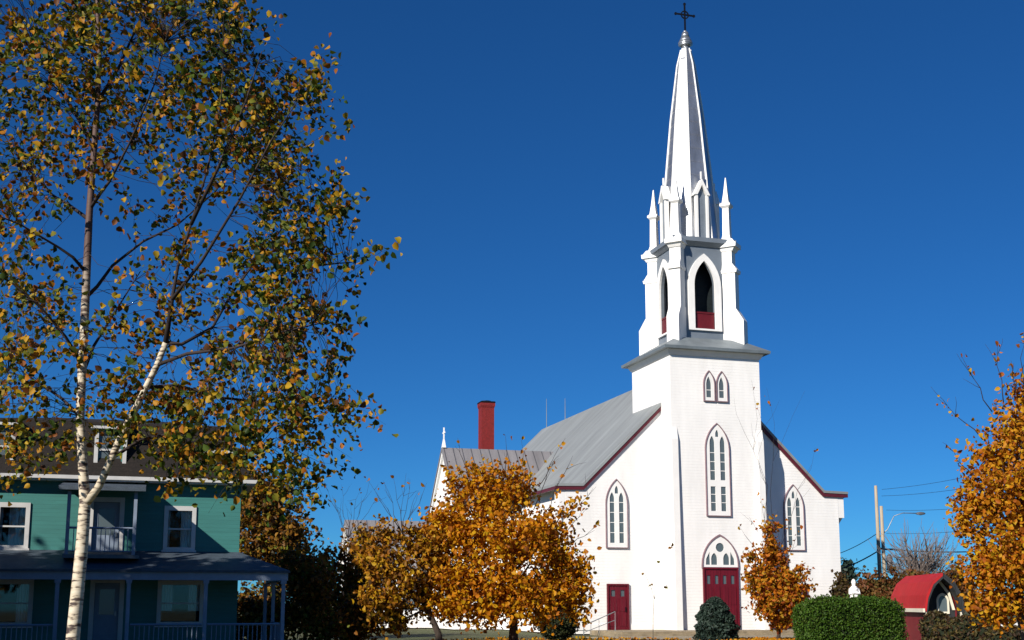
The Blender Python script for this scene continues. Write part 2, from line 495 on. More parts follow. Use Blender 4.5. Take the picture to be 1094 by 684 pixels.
# transept on the left
TB, TU, THW, TZE, TZA = 17.6, -8.6, 3.1, 8.35, 11.85
tr = MB()
tr.plate([[(TB - THW, 0), (TB + THW, 0), (TB + THW, TZE), (TB, TZA - 0.2), (TB - THW, TZE)]], TU, CU - WH + 0.5, 'yz')
tr.build('transept_wall', M['white_wall'], church)
tf = MB()
for s in (-1, 1):
    tf.plate([[(TB, TZA), (TB + s * (THW + 0.35), TZE - 0.32), (TB + s * (THW + 0.35), TZE - 0.46), (TB, TZA - 0.18)]], TU - 0.22, CU - 2.4, 'yz')
troof = tf.build('transept_roof', M['tin_roof_side'], church)
tg = MB()
for s in (-1, 1):
    tg.plate([[(TB, TZA - 0.19), (TB + s * (THW + 0.3), TZE - 0.47), (TB + s * (THW + 0.3), TZE - 0.75), (TB, TZA - 0.52)]], TU - 0.16, TU - 0.004, 'yz')
tg.build('gable_trim', M['white'], church)
gc = MB()
gc.frustum((TU - 0.05, TB), 0.13, 0.05, TZA, TZA + 0.55).box(TU - 0.09, TU - 0.01, TB - 0.04, TB + 0.04, TZA + 0.55, TZA + 1.35).box(TU - 0.08, TU - 0.02, TB - 0.28, TB + 0.28, TZA + 0.95, TZA + 1.05)
gc.build('gable_cross', M['white'], church)
cm = MB()
cm.frustum((-4.98, 20.3), 0.45, 0.45, 8.2, 15.05).frustum((-4.98, 20.3), 0.45, 0.51, 15.05, 15.2).frustum((-4.98, 20.3), 0.51, 0.51, 15.2, 15.42)
chim = cm.build('chimney', M['brick_red'], church)
cc = MB(); cc.frustum((-4.98, 20.3), 0.54, 0.50, 15.423, 15.52).frustum((-4.98, 20.3), 0.3, 0.3, 15.521, 15.6, 8)
cc.build('chimney_cap', M['iron'], chim)

# tower shaft
tw = MB(); tw.box(-0.05, 5.42, 0, 5.5, 0, 15.5)
tower = tw.build('tower', M['white_wall'], church)
bt = MB()
for x0, x1 in ((-0.10, 0.27), (5.10, 5.47)):
    bt.add([(x0, -0.004, 0), (x1, -0.004, 0), (x0, -0.30, 0), (x1, -0.30, 0), (x0, -0.15, 10.5), (x1, -0.15, 10.5), (x0, -0.004, 11.2), (x1, -0.004, 11.2)],
           [(0, 1, 3, 2), (2, 3, 5, 4), (4, 5, 7, 6), (0, 2, 4, 6), (1, 7, 5, 3), (0, 6, 7, 1)])
bt.build('shaft_buttress', M['white'], tower)
cn = MB()
C2 = (CU + 0.035, CB)
cn.frustum(C2, 2.80, 2.95, 15.22, 15.5)
cn.build('tower_cornice', M['white'], tower)
sk = MB()
sk.frustum(C2, 3.22, 3.24, 15.503, 15.66).frustum(C2, 3.22, 2.0, 15.661, 16.42)
sk.build('skirt_roof', M['skirt'], tower)

# belfry
CX = (CU, CB)
bz0, bz1 = 16.3, 22.3
core = MB()
HC = 1.66
def quarter(pts, q):
    """Turn facade-plane geometry about the tower axis by q quarter turns."""
    a = q * math.pi / 2
    return [(CX[0] + (x - CX[0]) * math.cos(a) - (y - CX[1]) * math.sin(a), CX[1] + (x - CX[0]) * math.sin(a) + (y - CX[1]) * math.cos(a), z) for x, y, z in pts]
def quad_plate(mb, polys, b0, b1, q):
    t = MB().plate(polys, b0, b1)
    mb.add(quarter(t.v, q), t.f)
for q in range(4):
    w = HC if q % 2 == 0 else HC - 0.2
    quad_plate(core, [rect(CU - w, CU + w, bz0, bz1 - 0.4), lancet(CU, 1.28, 17.05, 19.6, 21.05)], CB - HC, CB - HC + 0.19, q)
core.box(CU - 1.44, CU + 1.44, CB - 1.44, CB + 1.44, bz0 + 0.01, 16.95)
core.box(CU - 1.44, CU + 1.44, CB - 1.44, CB + 1.44, 21.3, 21.8)
belfry = core.build('belfry', M['silver_wall'], church)
lv = MB(); lv.frustum(CX, 0.9, 0.9, 16.951, 21.299)
lv.build('louver_box', M['dark'], belfry)
for q in range(4):
    at = MB(); quad_plate(at, [lancet(CU, 2.06, 16.95, 19.55, 21.48), lancet(CU, 1.28, 17.05, 19.6, 21.05)], CB - HC - 0.13, CB - HC - 0.002, q)
    at.build('arch_trim', M['white'], belfry)
    rp = MB()
    quad_plate(rp, [rect(CU - 0.62, CU + 0.62, 17.06, 17.95)], CB - HC + 0.03, CB - HC + 0.10, q)
    quad_plate(rp, [rect(CU - 0.63, CU + 0.63, 17.96, 18.06)], CB - HC, CB - HC + 0.14, q)
    rp.build('railing_panel', M['rail_red'], belfry)
bc = MB()
bc.frustum(CX, 1.72, 1.95, 21.9, 22.12).frustum(CX, 1.98, 1.98, 22.122, 22.38)
bc.build('belfry_cornice', M['silver_wall'], belfry)
for sx, sy in ((-1, -1), (1, -1), (-1, 1), (1, 1)):
    # diagonal buttresses: r runs outwards along the diagonal, half thickness h across it
    p = MB()
    D1, D2 = (sx * 0.70711, sy * 0.70711), (-sy * 0.70711, sx * 0.70711)
    def blk(r0, r1, h0, h1, z0, z1, ri=1.7):
        vs = []
        for (r_, h, z) in ((r0, h0, z0), (r1, h1, z1)):
            for (a, t_) in ((ri, -h), (r_, -h), (r_, h), (ri, h)):
                vs.append((CU + D1[0] * a + D2[0] * t_, CB + D1[1] * a + D2[1] * t_, z))
        p.add(vs, [(0, 1, 2, 3), (4, 7, 6, 5), (0, 4, 5, 1), (1, 5, 6, 2), (2, 6, 7, 3), (3, 7, 4, 0)])
    blk(3.20, 3.20, 0.36, 0.36, 16.0, 17.55)
    blk(3.20, 2.78, 0.36, 0.36, 17.551, 18.25)
    blk(2.76, 2.76, 0.34, 0.34, 18.251, 20.40)
    blk(2.86, 2.90, 0.38, 0.40, 20.401, 20.58)
    blk(2.86, 2.62, 0.36, 0.33, 20.581, 20.95)
    blk(2.60, 2.60, 0.33, 0.33, 20.951, 21.70)
    blk(2.66, 2.80, 0.36, 0.44, 21.701, 21.92)
    blk(2.90, 2.92, 0.52, 0.52, 21.921, 22.16, 1.6)
    blk(2.84, 2.66, 0.48, 0.36, 22.161, 22.42, 1.7)
    pier = p.build('corner_buttress', M['white'], church)
    c = (CU + sx * 1.60, CB + sy * 1.60)
    q = MB(); q.lathe(c, [(0.30, 22.40), (0.25, 22.55), (0.21, 22.7), (0.185, 24.35), (0.31, 24.48), (0.31, 24.60), (0.20, 24.7), (0.12, 25.3), (0.025, 26.25)], 4, math.pi / 4)
    q.build('pinnacle', M['white'], pier)
# spire
sp = MB()
SP = [(1.56, 22.45), (1.36, 25.0), (1.28, 26.2), (0.92, 30.2), (0.50, 33.7), (0.27, 34.75)]
sp.lathe(CX, SP, 8)
spire = sp.build('spire', M['silver'], church)
rb = MB()
for i in range(8):
    a = 2 * math.pi * (i + 0.5) / 8
    k = 1 / math.cos(math.pi / 8)
    rb.tube([(CX[0] + (h * k) * math.cos(a), CX[1] + (h * k) * math.sin(a), z) for h, z in SP], [0.075, 0.07, 0.07, 0.06, 0.05, 0.04], 6)
rb.build('spire_rib', M['white'], spire)
for q in range(4):
    gb = MB()
    b0 = CB - 1.74
    quad_plate(gb, [rect(CU - 0.40, CU - 0.26, 22.40, 25.0)], b0, b0 + 0.24, q)
    quad_plate(gb, [rect(CU + 0.26, CU + 0.40, 22.40, 25.0)], b0, b0 + 0.24, q)
    quad_plate(gb, [[(CU - 0.50, 25.002), (CU - 0.30, 25.002), (CU, 25.62), (CU + 0.30, 25.002), (CU + 0.50, 25.002), (CU, 25.98)]], b0 - 0.05, b0 + 0.40, q)
    quad_plate(gb, [rect(CU - 0.04, CU + 0.04, 26.0, 26.45)], b0 + 0.05, b0 + 0.13, q)
    gb.build('gablet', M['white'], spire)
    gd = MB(); quad_plate(gd, [[(CU - 0.255, 22.42), (CU + 0.255, 22.42), (CU + 0.255, 25.0), (CU, 25.55), (CU - 0.255, 25.0)]], b0 + 0.12, b0 + 0.3, q)
    gd.build('gablet_panel', M['silver_wall'], spire)
fn = MB()
fn.lathe(CX, [(0.22, 34.75), (0.22, 34.95), (0.42, 35.05), (0.42, 35.2), (0.27, 35.5), (0.18, 35.85), (0.05, 36.0)], 10)
fn.build('finial_knob', M['silver'], church, True)
cx = MB()
cx.box(CX[0] - 0.045, CX[0] + 0.045, CX[1] - 0.04, CX[1] + 0.04, 35.9, 37.7)
cx.box(CX[0] - 0.58, CX[0] + 0.58, CX[1] - 0.035, CX[1] + 0.035, 36.98, 37.07)
cx.plate([circ(CX[0], 37.02, 0.27), circ(CX[0], 37.02, 0.20)], CX[1] - 0.025, CX[1] + 0.025)
for dx, dz in ((-0.60, 37.02), (0.60, 37.02), (0, 37.72)):
    cx.plate([circ(CX[0] + dx, dz, 0.09, 8)], CX[1] - 0.03, CX[1] + 0.03)
cx.build('cross', M['iron'], church)

# windows and doors of the church: frame > pane, casing
def window(name, outer, holes, b, casing=0.07, muntins=None):
    f = MB().plate([outer] + holes, b - 0.07, b - 0.012)
    if muntins:
        for x0, x1, z0, z1 in muntins:
            f.box(x0, x1, b - 0.045, b - 0.026, z0, z1)
    fo = f.build(name, M['white'], church)
    pn = MB()
    for h in holes:
        cxm = sum(p[0] for p in h) / len(h); czm = sum(p[1] for p in h) / len(h)
        pn.plate([[(cxm + (p[0] - cxm) * 1.03, czm + (p[1] - czm) * 1.02) for p in h]], b - 0.024, b - 0.014)
    pn.build('pane', M['glass'], fo)
    cxm = sum(p[0] for p in outer) / len(outer)
    z0 = min(p[1] for p in outer); z1 = max(p[1] for p in outer)
    w = max(p[0] for p in outer) - min(p[0] for p in outer)
    big = [(cxm + (p[0] - cxm) * (1 + 2 * casing / w), z0 - casing + (p[1] - z0) * (1 + 2.4 * casing / (z1 - z0))) for p in outer]
    MB().plate([big, outer], b - 0.11, b - 0.004).build('casing', M['casing'], fo)
    return fo
for c in (CU - 5.42, CU + 5.42):
    hs_ = [lancet(c + s * 0.27, 0.27, 4.86, 7.25, 7.62) for s in (-1, 1)] + [lancet(c, 0.2, 7.55, 7.72, 7.98)]
    mu = [(c + s * 0.27 - 0.133, c + s * 0.27 + 0.133, z, z + 0.035) for s in (-1, 1) for z in (5.4, 5.95, 6.5, 7.05)]
    window('lancet_window', lancet(c, 1.2, 4.62, 6.95, 8.30), hs_, FB, 0.045, mu)
hs_ = [lancet(CU + s * 0.31, 0.30, 8.30, 10.35, 10.75) for s in (-1, 1)] + [rect(CU + s * 0.31 - 0.15, CU + s * 0.31 + 0.15, 6.6, 7.95) for s in (-1, 1)] + [lancet(CU, 0.2, 10.7, 10.85, 11.1)]
mu = [(CU + s * 0.31 - 0.148, CU + s * 0.31 + 0.148, z, z + 0.035) for s in (-1, 1) for z in (7.05, 7.5, 8.8, 9.3, 9.8)]
window('lancet_window', lancet(CU, 1.38, 6.36, 10.0, 11.42), hs_, 0, 0.045, mu)
for c in (CU - 0.39, CU + 0.39):
    window('small_lancet_window', lancet(c, 0.60, 12.72, 13.62, 14.36), [lancet(c - 0.03, 0.30, 12.9, 13.6, 14.08)], 0, 0.05, [(c - 0.178, c + 0.118, 13.3, 13.335)])
# main door
tym = lancet(CU, 2.06, 3.56, 3.72, 5.24)
hs_ = [circ(CU, 4.62, 0.25)] + [lancet(CU + s * 0.36, 0.36, 3.68, 4.0, 4.32) for s in (-1, 1)] + [[(CU + s * 0.60, 3.68), (CU + s * 0.86, 3.68), (CU + s * 0.84, 4.0), (CU + s * 0.62, 4.4)] for s in (-1, 1)]
window('fanlight', tym, hs_, 0, 0.07)
def door(c, w, z0, z1, b, lights, leaves):
    fr = MB().plate([rect(c - w / 2, c + w / 2, z0, z1), rect(c - w / 2 + 0.09, c + w / 2 - 0.09, z0 + 0.02, z1 - 0.09)], b - 0.13, b - 0.003)
    lf = MB()
    lw = (w - 0.18) / leaves
    holes = []
    zt = z1 - 0.09
    for i in range(leaves):
        x0 = c - w / 2 + 0.09 + i * lw
        hh = []
        n = lights // leaves
        for k in range(n):
            cw_ = lw / n
            hh.append(rect(x0 + k * cw_ + cw_ * 0.28, x0 + (k + 1) * cw_ - cw_ * 0.28, zt - 0.72 * (z1 - z0) / 3.0, zt - 0.30 * (z1 - z0) / 3.0))
        holes += hh
        lf.plate([rect(x0 + 0.01, x0 + lw - 0.01, z0 + 0.02, zt)] + hh, b - 0.06, b - 0.015)
        for k in range(2):                      # raised panels
            cw_ = lw / 2
            for (a0, a1) in ((0.08, 0.34), (0.40, 0.68)):
                lf.box(x0 + k * cw_ + 0.08, x0 + (k + 1) * cw_ - 0.08, b - 0.085, b - 0.061, z0 + a0 * (z1 - z0), z0 + a1 * (z1 - z0))
    d = lf.build('door', M['door_red'], church)
    fr.build('door_frame', M['door_red'], d)
    p = MB()
    for h in holes:
        p.plate([[(q[0], q[1]) for q in h]], b - 0.012, b - 0.008)
    p.build('pane', M['glass'], d)
    hd = MB(); hx = c + (0.10 if leaves == 2 else w / 2 - 0.2)
    hd.box(hx - 0.02, hx + 0.02, b - 0.13, b - 0.086, z0 + 0.95, z0 + 1.2)
    hd.build('handle', M['iron'], d)
    return d
door(CU, 2.1, 0.21, 3.54, 0, 4, 2)
for c in (CU - 5.42, CU + 5.42):
    door(c, 1.26, 0.21, 2.66, FB, 2, 1)
# facade bits: base board and a belt course
for x0, x1 in ((CU - WH - 0.02, -0.052), (5.43, CU + WH + 0.02)):
    MB().box(x0, x1, FB - 0.04, FB - 0.003, 0.2, 0.5).build('base_board', M['white'], church)
# handrail by the left door
hr = empty('handrail', ch(-4.2, -0.4, 0.2), 'thin grey steel handrail sloping down left of the small red side door', 'handrail', TH)
h = MB()
h.tube([(0.55, 0, 0.0), (0.55, 0, 0.98), (-1.2, 0, 0.28), (-1.2, 0, -0.2)], 0.028)
h.tube([(0.55, 0, 0.55), (-1.2, 0, -0.08)], 0.018)
h.build('rail', M['galv'], hr)
for k in (0.1, -0.35, -0.8):
    zt = 0.98 - (0.55 - k) * 0.4
    MB().tube([(k, 0, -0.2 if k < -0.3 else 0.0), (k, 0, zt)], 0.014).build('post', M['galv'], hr)

# ------------------------------------------------------------------ green house
HO = px(258, 515, 40.0); HO.z = 0
house = empty('house', HO, 'two-storey teal clapboard house with dark mansard roof, balcony and shaded front porch', 'house', TH)
HW, HD = 8.4, 8.0
hb = MB(); hb.plate([rect(-HW, 0, 0, 5.42),
                     rect(-2.3, -1.5, 3.36, 4.6), rect(-7.34, -6.54, 3.36, 4.6), rect(-4.62, -3.72, 2.85, 4.85),
                     rect(-2.4, -1.15, 1.0, 2.22), rect(-4.45, -3.6, 0.36, 2.3), rect(-7.6, -6.3, 1.0, 2.22)], 0, 0.2)
hb.box(-HW, -HW + 0.2, 0.201, HD, 0, 5.42).box(-0.2, 0, 0.201, HD, 0, 5.42).box(-HW + 0.2, -0.2, HD - 0.2, HD, 0, 5.42)
hb.build('wall', M['teal'], house)
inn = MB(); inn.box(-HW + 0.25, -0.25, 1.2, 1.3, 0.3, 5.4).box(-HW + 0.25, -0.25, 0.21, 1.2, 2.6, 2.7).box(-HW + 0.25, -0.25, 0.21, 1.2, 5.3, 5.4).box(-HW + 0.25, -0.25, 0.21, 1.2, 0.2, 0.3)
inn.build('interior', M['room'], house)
# eaves and mansard roof
ev = MB(); ev.box(-HW - 0.42, 0.42, -0.42, HD + 0.42, 5.423, 5.58)
ev.build('eaves_fascia', M['trim_white'], house)
gt = MB(); gt.box(-HW - 0.47, 0.47, -0.50, -0.425, 5.47, 5.585)
gt.build('gutter', M['trim_white'], house)
rfm = MB()
def hip(x0, x1, y0, y1, z0, a, z1):
    rfm.add([(x0, y0, z0), (x1, y0, z0), (x1, y1, z0), (x0, y1, z0), (x0 + a, y0 + a, z1), (x1 - a, y0 + a, z1), (x1 - a, y1 - a, z1), (x0 + a, y1 - a, z1)],
            [(0, 1, 5, 4), (1, 2, 6, 5), (2, 3, 7, 6), (3, 0, 4, 7), (4, 5, 6, 7), (0, 3, 2, 1)])
hip(-HW - 0.38, 0.38, -0.38, HD + 0.38, 5.583, 0.95, 7.45)
hip(-HW + 0.62, -0.62, 0.62, HD - 0.62, 7.452, 1.8, 7.8)
hroof = rfm.build('mansard_roof', M['shingle'], house)
def dormer(c, w, z0, z1, y0, glass=True):
    d = MB()
    d.plate([rect(c - w / 2, c + w / 2, z0, z1), rect(c - w / 2 + 0.14, c + w / 2 - 0.14, z0 + 0.14, z1 - 0.16)], y0, y0 + 0.08)
    d.box(c - w / 2, c - w / 2 + 0.06, y0 + 0.081, y0 + 1.4, z0, z1).box(c + w / 2 - 0.06, c + w / 2, y0 + 0.081, y0 + 1.4, z0, z1)
    dm = d.build('dormer', M['teal'], house)
    k = MB(); k.box(c - w / 2 - 0.16, c + w / 2 + 0.16, y0 - 0.18, y0 + 1.5, z1 + 0.003, z1 + 0.10)
    k.box(c - w / 2 - 0.02, c - w / 2 + 0.10, y0 - 0.03, y0 - 0.003, z0 + 0.1, z1 - 0.02).box(c + w / 2 - 0.10, c + w / 2 + 0.02, y0 - 0.03, y0 - 0.003, z0 + 0.1, z1 - 0.02)
    k.box(c - w / 2 + 0.14, c + w / 2 - 0.14, y0 + 0.005, y0 + 0.05, (z0 + z1) / 2 - 0.03, (z0 + z1) / 2 + 0.03)
    k.build('dormer_trim', M['trim_white'], dm)
    k = MB(); k.box(c - w / 2 + 0.14, c + w / 2 - 0.14, y0 + 0.052, y0 + 0.07, z0 + 0.14, z1 - 0.16)
    k.build('dormer_pane', M['glass'], dm)
    k = MB(); k.add([(c - w / 2 - 0.18, y0 - 0.2, z1 + 0.103), (c + w / 2 + 0.18, y0 - 0.2, z1 + 0.103), (c + w / 2 + 0.1, y0 + 1.5, z1 + 0.26), (c - w / 2 - 0.1, y0 + 1.5, z1 + 0.26), (c - w / 2 - 0.18, y0 - 0.2, z1 + 0.13), (c + w / 2 + 0.18, y0 - 0.2, z1 + 0.13), (c + w / 2 + 0.1, y0 + 1.5, z1 + 0.30), (c - w / 2 - 0.1, y0 + 1.5, z1 + 0.30)],
                    [(0, 3, 2, 1), (4, 5, 6, 7), (0, 1, 5, 4), (1, 2, 6, 5), (2, 3, 7, 6), (3, 0, 4, 7)])
    k.build('dormer_roof', M['shingle'], dm)
dormer(-4.15, 0.95, 5.80, 7.12, -0.12)
dormer(-0.78, 0.72, 5.75, 6.48, 0.05)
dormer(-7.5, 0.95, 5.80, 7.12, -0.12)
# upper windows, lower windows
def sash(x0, x1, z0, z1, curt, name='window'):
    f = MB().plate([rect(x0 - 0.10, x1 + 0.10, z0 - 0.10, z1 + 0.12), rect(x0 + 0.03, x1 - 0.03, z0 + 0.03, z1 - 0.03)], -0.05, -0.003)
    f.box(x0 - 0.14, x1 + 0.14, -0.10, -0.052, z0 - 0.14, z0 - 0.06)
    f.box(x0 + 0.031, x1 - 0.031, 0.02, 0.06, (z0 + z1) / 2 - 0.025, (z0 + z1) / 2 + 0.025)
    fo = f.build(name, M['trim_white'], house)
    m_, n_, b_, o_ = None, None, None, None
    p = MB().box(x0, x1, 0.08, 0.09, z0, z1)
    p.build('pane', M['win_glass'], fo)
    for a0, a1, c0 in curt:
        k = MB()
        pts = 14
        w = x1 - x0
        vs, fs = [], []
        for i in range(pts + 1):
            x = x0 + w * (a0 + (a1 - a0) * i / pts)
            y = 0.22 + 0.02 * math.sin(i * 2.1)
            vs += [(x, y, z0 + (z1 - z0) * c0), (x, y, z1)]
        for i in range(pts):
            fs.append((2 * i, 2 * i + 2, 2 * i + 3, 2 * i + 1))
        k.add(vs, fs).build('curtain', M['curtain'], fo)
gm, gn, gb_, go_ = new_mat('window_glass')
gb_.inputs['Base Color'].default_value = (1, 1, 1, 1)
gb_.inputs['Roughness'].default_value = 0.02
gtr = gn.nodes.new('ShaderNodeBsdfTransparent'); gtr.inputs[0].default_value = (0.86, 0.9, 0.9, 1)
ggl = gn.nodes.new('ShaderNodeBsdfGlossy'); ggl.inputs['Roughness'].default_value = 0.03
gmx = gn.nodes.new('ShaderNodeMixShader'); gfr = gn.nodes.new('ShaderNodeFresnel'); gfr.inputs[0].default_value = 1.5
gn.links.new(gfr.outputs[0], gmx.inputs[0]); gn.links.new(gtr.outputs[0], gmx.inputs[1]); gn.links.new(ggl.outputs[0], gmx.inputs[2])
gn.links.new(gmx.outputs[0], go_.inputs['Surface'])
M['win_glass'] = gm
sash(-2.3, -1.5, 3.36, 4.6, [(0.0, 0.12, 0.0), (0.55, 1.0, 0.0)])
sash(-7.34, -6.54, 3.36, 4.6, [(0.35, 1.0, 0.0), (0, 0.12, 0)])
sash(-2.4, -1.15, 1.0, 2.22, [(0.0, 0.3, 0.3), (0.7, 1.0, 0.3)])
sash(-7.6, -6.3, 1.0, 2.22, [(0.0, 0.3, 0.0), (0.7, 1.0, 0.0)])
def hdoor(x0, x1, z0, z1):
    d = MB().plate([rect(x0 + 0.06, x1 - 0.06, z0, z1 - 0.06), rect(x0 + 0.2, x1 - 0.2, z0 + 0.9, z1 - 0.25)], 0.06, 0.11)
    do = d.build('door', M['trim_grey'], house)
    MB().plate([rect(x0 - 0.09, x1 + 0.09, z0, z1 + 0.1), rect(x0 + 0.055, x1 - 0.055, z0, z1 - 0.055)], -0.04, -0.003).build('door_frame', M['trim_white'], do)
    MB().box(x0 + 0.19, x1 - 0.19, 0.075, 0.085, z0 + 0.89, z1 - 0.24).build('pane', M['glass'], do)
    MB().box(x1 - 0.17, x1 - 0.12, 0.01, 0.058, z0 + 0.85, z0 + 1.0).build('handle', M['galv'], do)
hdoor(-4.62, -3.72, 2.85, 4.85)
hdoor(-4.45, -3.6, 0.36, 2.3)
# porch: floor, wrap-around roof, posts, railing
PB = -2.45
pf = MB(); pf.box(-HW - 0.2, 1.3, PB - 0.1, -0.003, 0.12, 0.32).box(0.003, 1.3, -0.003, 3.6, 0.12, 0.32)
pf.build('porch_floor', M['porch_wood'], house)
pr_ = MB()
ez, wz, th_ = 2.60, 3.26, 0.07
E0, E1 = -HW - 0.4, 1.38
pv = [(E0, PB - 0.2, ez), (E1, PB - 0.2, ez), (0, -0.003, wz), (E0, -0.003, wz), (E1, 3.8, ez), (0.003, 3.8, wz), (0.003, 0, wz)]
top = [(0, 1, 2, 3), (1, 4, 5, 6)]
pr_.add(pv + [(a, b, c - th_) for a, b, c in pv], top + [tuple(i + 7 for i in reversed(q)) for q in top] + [(0, 7, 8, 1), (1, 8, 11, 4), (4, 11, 12, 5), (0, 3, 10, 7)])
pr_.build('porch_roof', M['porch_roof'], house, recalc=False)
fs_ = MB(); fs_.box(E0 + 0.05, E1 - 0.05, PB - 0.12, PB - 0.02, ez - 0.30, ez - 0.062).box(E1 - 0.15, E1 - 0.05, PB - 0.018, 3.7, ez - 0.30, ez - 0.075)
fs_.build('porch_beam', M['trim_grey'], house)
ce = MB(); ce.box(E0 + 0.06, E1 - 0.16, PB - 0.01, -0.006, ez - 0.13, ez - 0.075)
ce.build('porch_ceiling', M['porch_wood'], house)
posts = [(-7.6, PB), (-5.35, PB), (-3.35, PB), (-1.12, PB), (1.2, PB), (1.2, 0.6), (1.2, 3.4)]
for x, y in posts:
    q = MB(); q.frustum((x, y - 0.07), 0.055, 0.055, 0.321, ez - 0.301).frustum((x, y - 0.07), 0.09, 0.09, 0.322, 0.5).frustum((x, y - 0.07), 0.085, 0.085, ez - 0.40, ez - 0.303)
    q.build('porch_post', M['trim_grey'], house)
def railing(x0, y0, x1, y1, z, h=0.66, name='porch_railing'):
    q = MB(); a = Vector((x0, y0, 0)); b = Vector((x1, y1, 0)); L = (b - a).length
    q.tube([(x0, y0, z + h), (x1, y1, z + h)], 0.035, 4).tube([(x0, y0, z + 0.1), (x1, y1, z + 0.1)], 0.025, 4)
    n = int(L / 0.13)
    for i in range(1, n):
        p = a.lerp(b, i / n)
        q.tube([(p.x, p.y, z + 0.1), (p.x, p.y, z + h)], 0.015, 4)
    q.build(name, M['trim_grey'], house)
yl = PB - 0.07
railing(-7.5, yl, -5.42, yl, 0.32); railing(-3.27, yl, -1.2, yl, 0.32); railing(-1.04, yl, 1.12, yl, 0.32); railing(1.2, yl + 0.08, 1.2, 0.45, 0.32)
# balcony over the door
bl = MB(); bl.box(-5.3, -3.1, -2.0, -0.005, 2.95, 3.06).build('balcony_floor', M['porch_wood'], house)
for x in (-5.2, -3.28):
    q = MB(); q.frustum((x, -1.9), 0.05, 0.05, 3.061, 4.98); q.build('balcony_post', M['trim_grey'], house)
railing(-5.15, -1.9, -3.33, -1.9, 3.06, 0.8, 'balcony_railing')
cv = MB(); cv.add([(-5.5, -2.2, 4.98), (-3.0, -2.2, 4.98), (-3.0, -0.004, 5.28), (-5.5, -0.004, 5.28), (-5.5, -2.2, 5.10), (-3.0, -2.2, 5.10), (-3.0, -0.004, 5.40), (-5.5, -0.004, 5.40)],
                  [(0, 3, 2, 1), (4, 5, 6, 7), (0, 1, 5, 4), (1, 2, 6, 5), (2, 3, 7, 6), (3, 0, 4, 7)])
cv.build('balcony_canopy', M['porch_roof'], house)

# ------------------------------------------------------------------ trees: generators
def leaf_mesh(name, centers, size, material, parent, aspect=0.75, droop=0.3, jitter=0.45, normals=None):
    """Many small folded leaves, each a separate island of two faces."""
    c = np.asarray(centers, dtype=float)
    n = len(c)
    if n == 0: return None
    L = size * (1 + jitter * (RNG.random(n) * 2 - 1))
    d = RNG.normal(size=(n, 3)); d[:, 2] -= droop
    d /= np.linalg.norm(d, axis=1)[:, None]
    r = RNG.normal(size=(n, 3))
    if normals is not None:
        r = np.cross(normals, d) + 0.35 * r
    s = np.cross(d, r); s /= np.linalg.norm(s, axis=1)[:, None]
    nn = np.cross(s, d)
    w = L * aspect * 0.5
    sd = s * w[:, None]
    fold = nn * (w * 0.45)[:, None]
    dl = d * L[:, None]
    tip = c + dl * 0.5 - nn * (w * 0.35)[:, None]
    base = c - dl * 0.5
    a1 = c - dl * 0.22 + sd * 0.85 + fold * 0.8
    a2 = c + dl * 0.14 + sd * 0.80 + fold * 0.7
    b1 = c - dl * 0.22 - sd * 0.85 + fold * 0.8
    b2 = c + dl * 0.14 - sd * 0.80 + fold * 0.7
    v = np.stack([base, a1, a2, tip, b2, b1], axis=1).reshape(-1, 3)
    idx = np.arange(n) * 6
    quad = np.stack([idx, idx + 1, idx + 2, idx + 3, idx, idx + 3, idx + 4, idx + 5], axis=1).reshape(-1)
    me = bpy.data.meshes.new(name)
    me.vertices.add(len(v)); me.vertices.foreach_set('co', v.reshape(-1))
    me.loops.add(len(quad)); me.loops.foreach_set('vertex_index', quad.astype(np.int32))
    me.polygons.add(2 * n); me.polygons.foreach_set('loop_start', (np.arange(2 * n) * 4).astype(np.int32))
    me.materials.append(material)
    me.update(calc_edges=True)
    o = bpy.data.objects.new(name, me); COL.objects.link(o)
    if parent: o.parent = parent
    return o

def wob(a, b, n=4, amp=0.12):
    """A slightly crooked line between two points."""
    a, b = Vector(a), Vector(b)
    L = (b - a).length
    out = [a]
    for i in range(1, n):
        out.append(a.lerp(b, i / n) + Vector(RNG.normal(size=3) * amp * L / n))
    return out + [b]

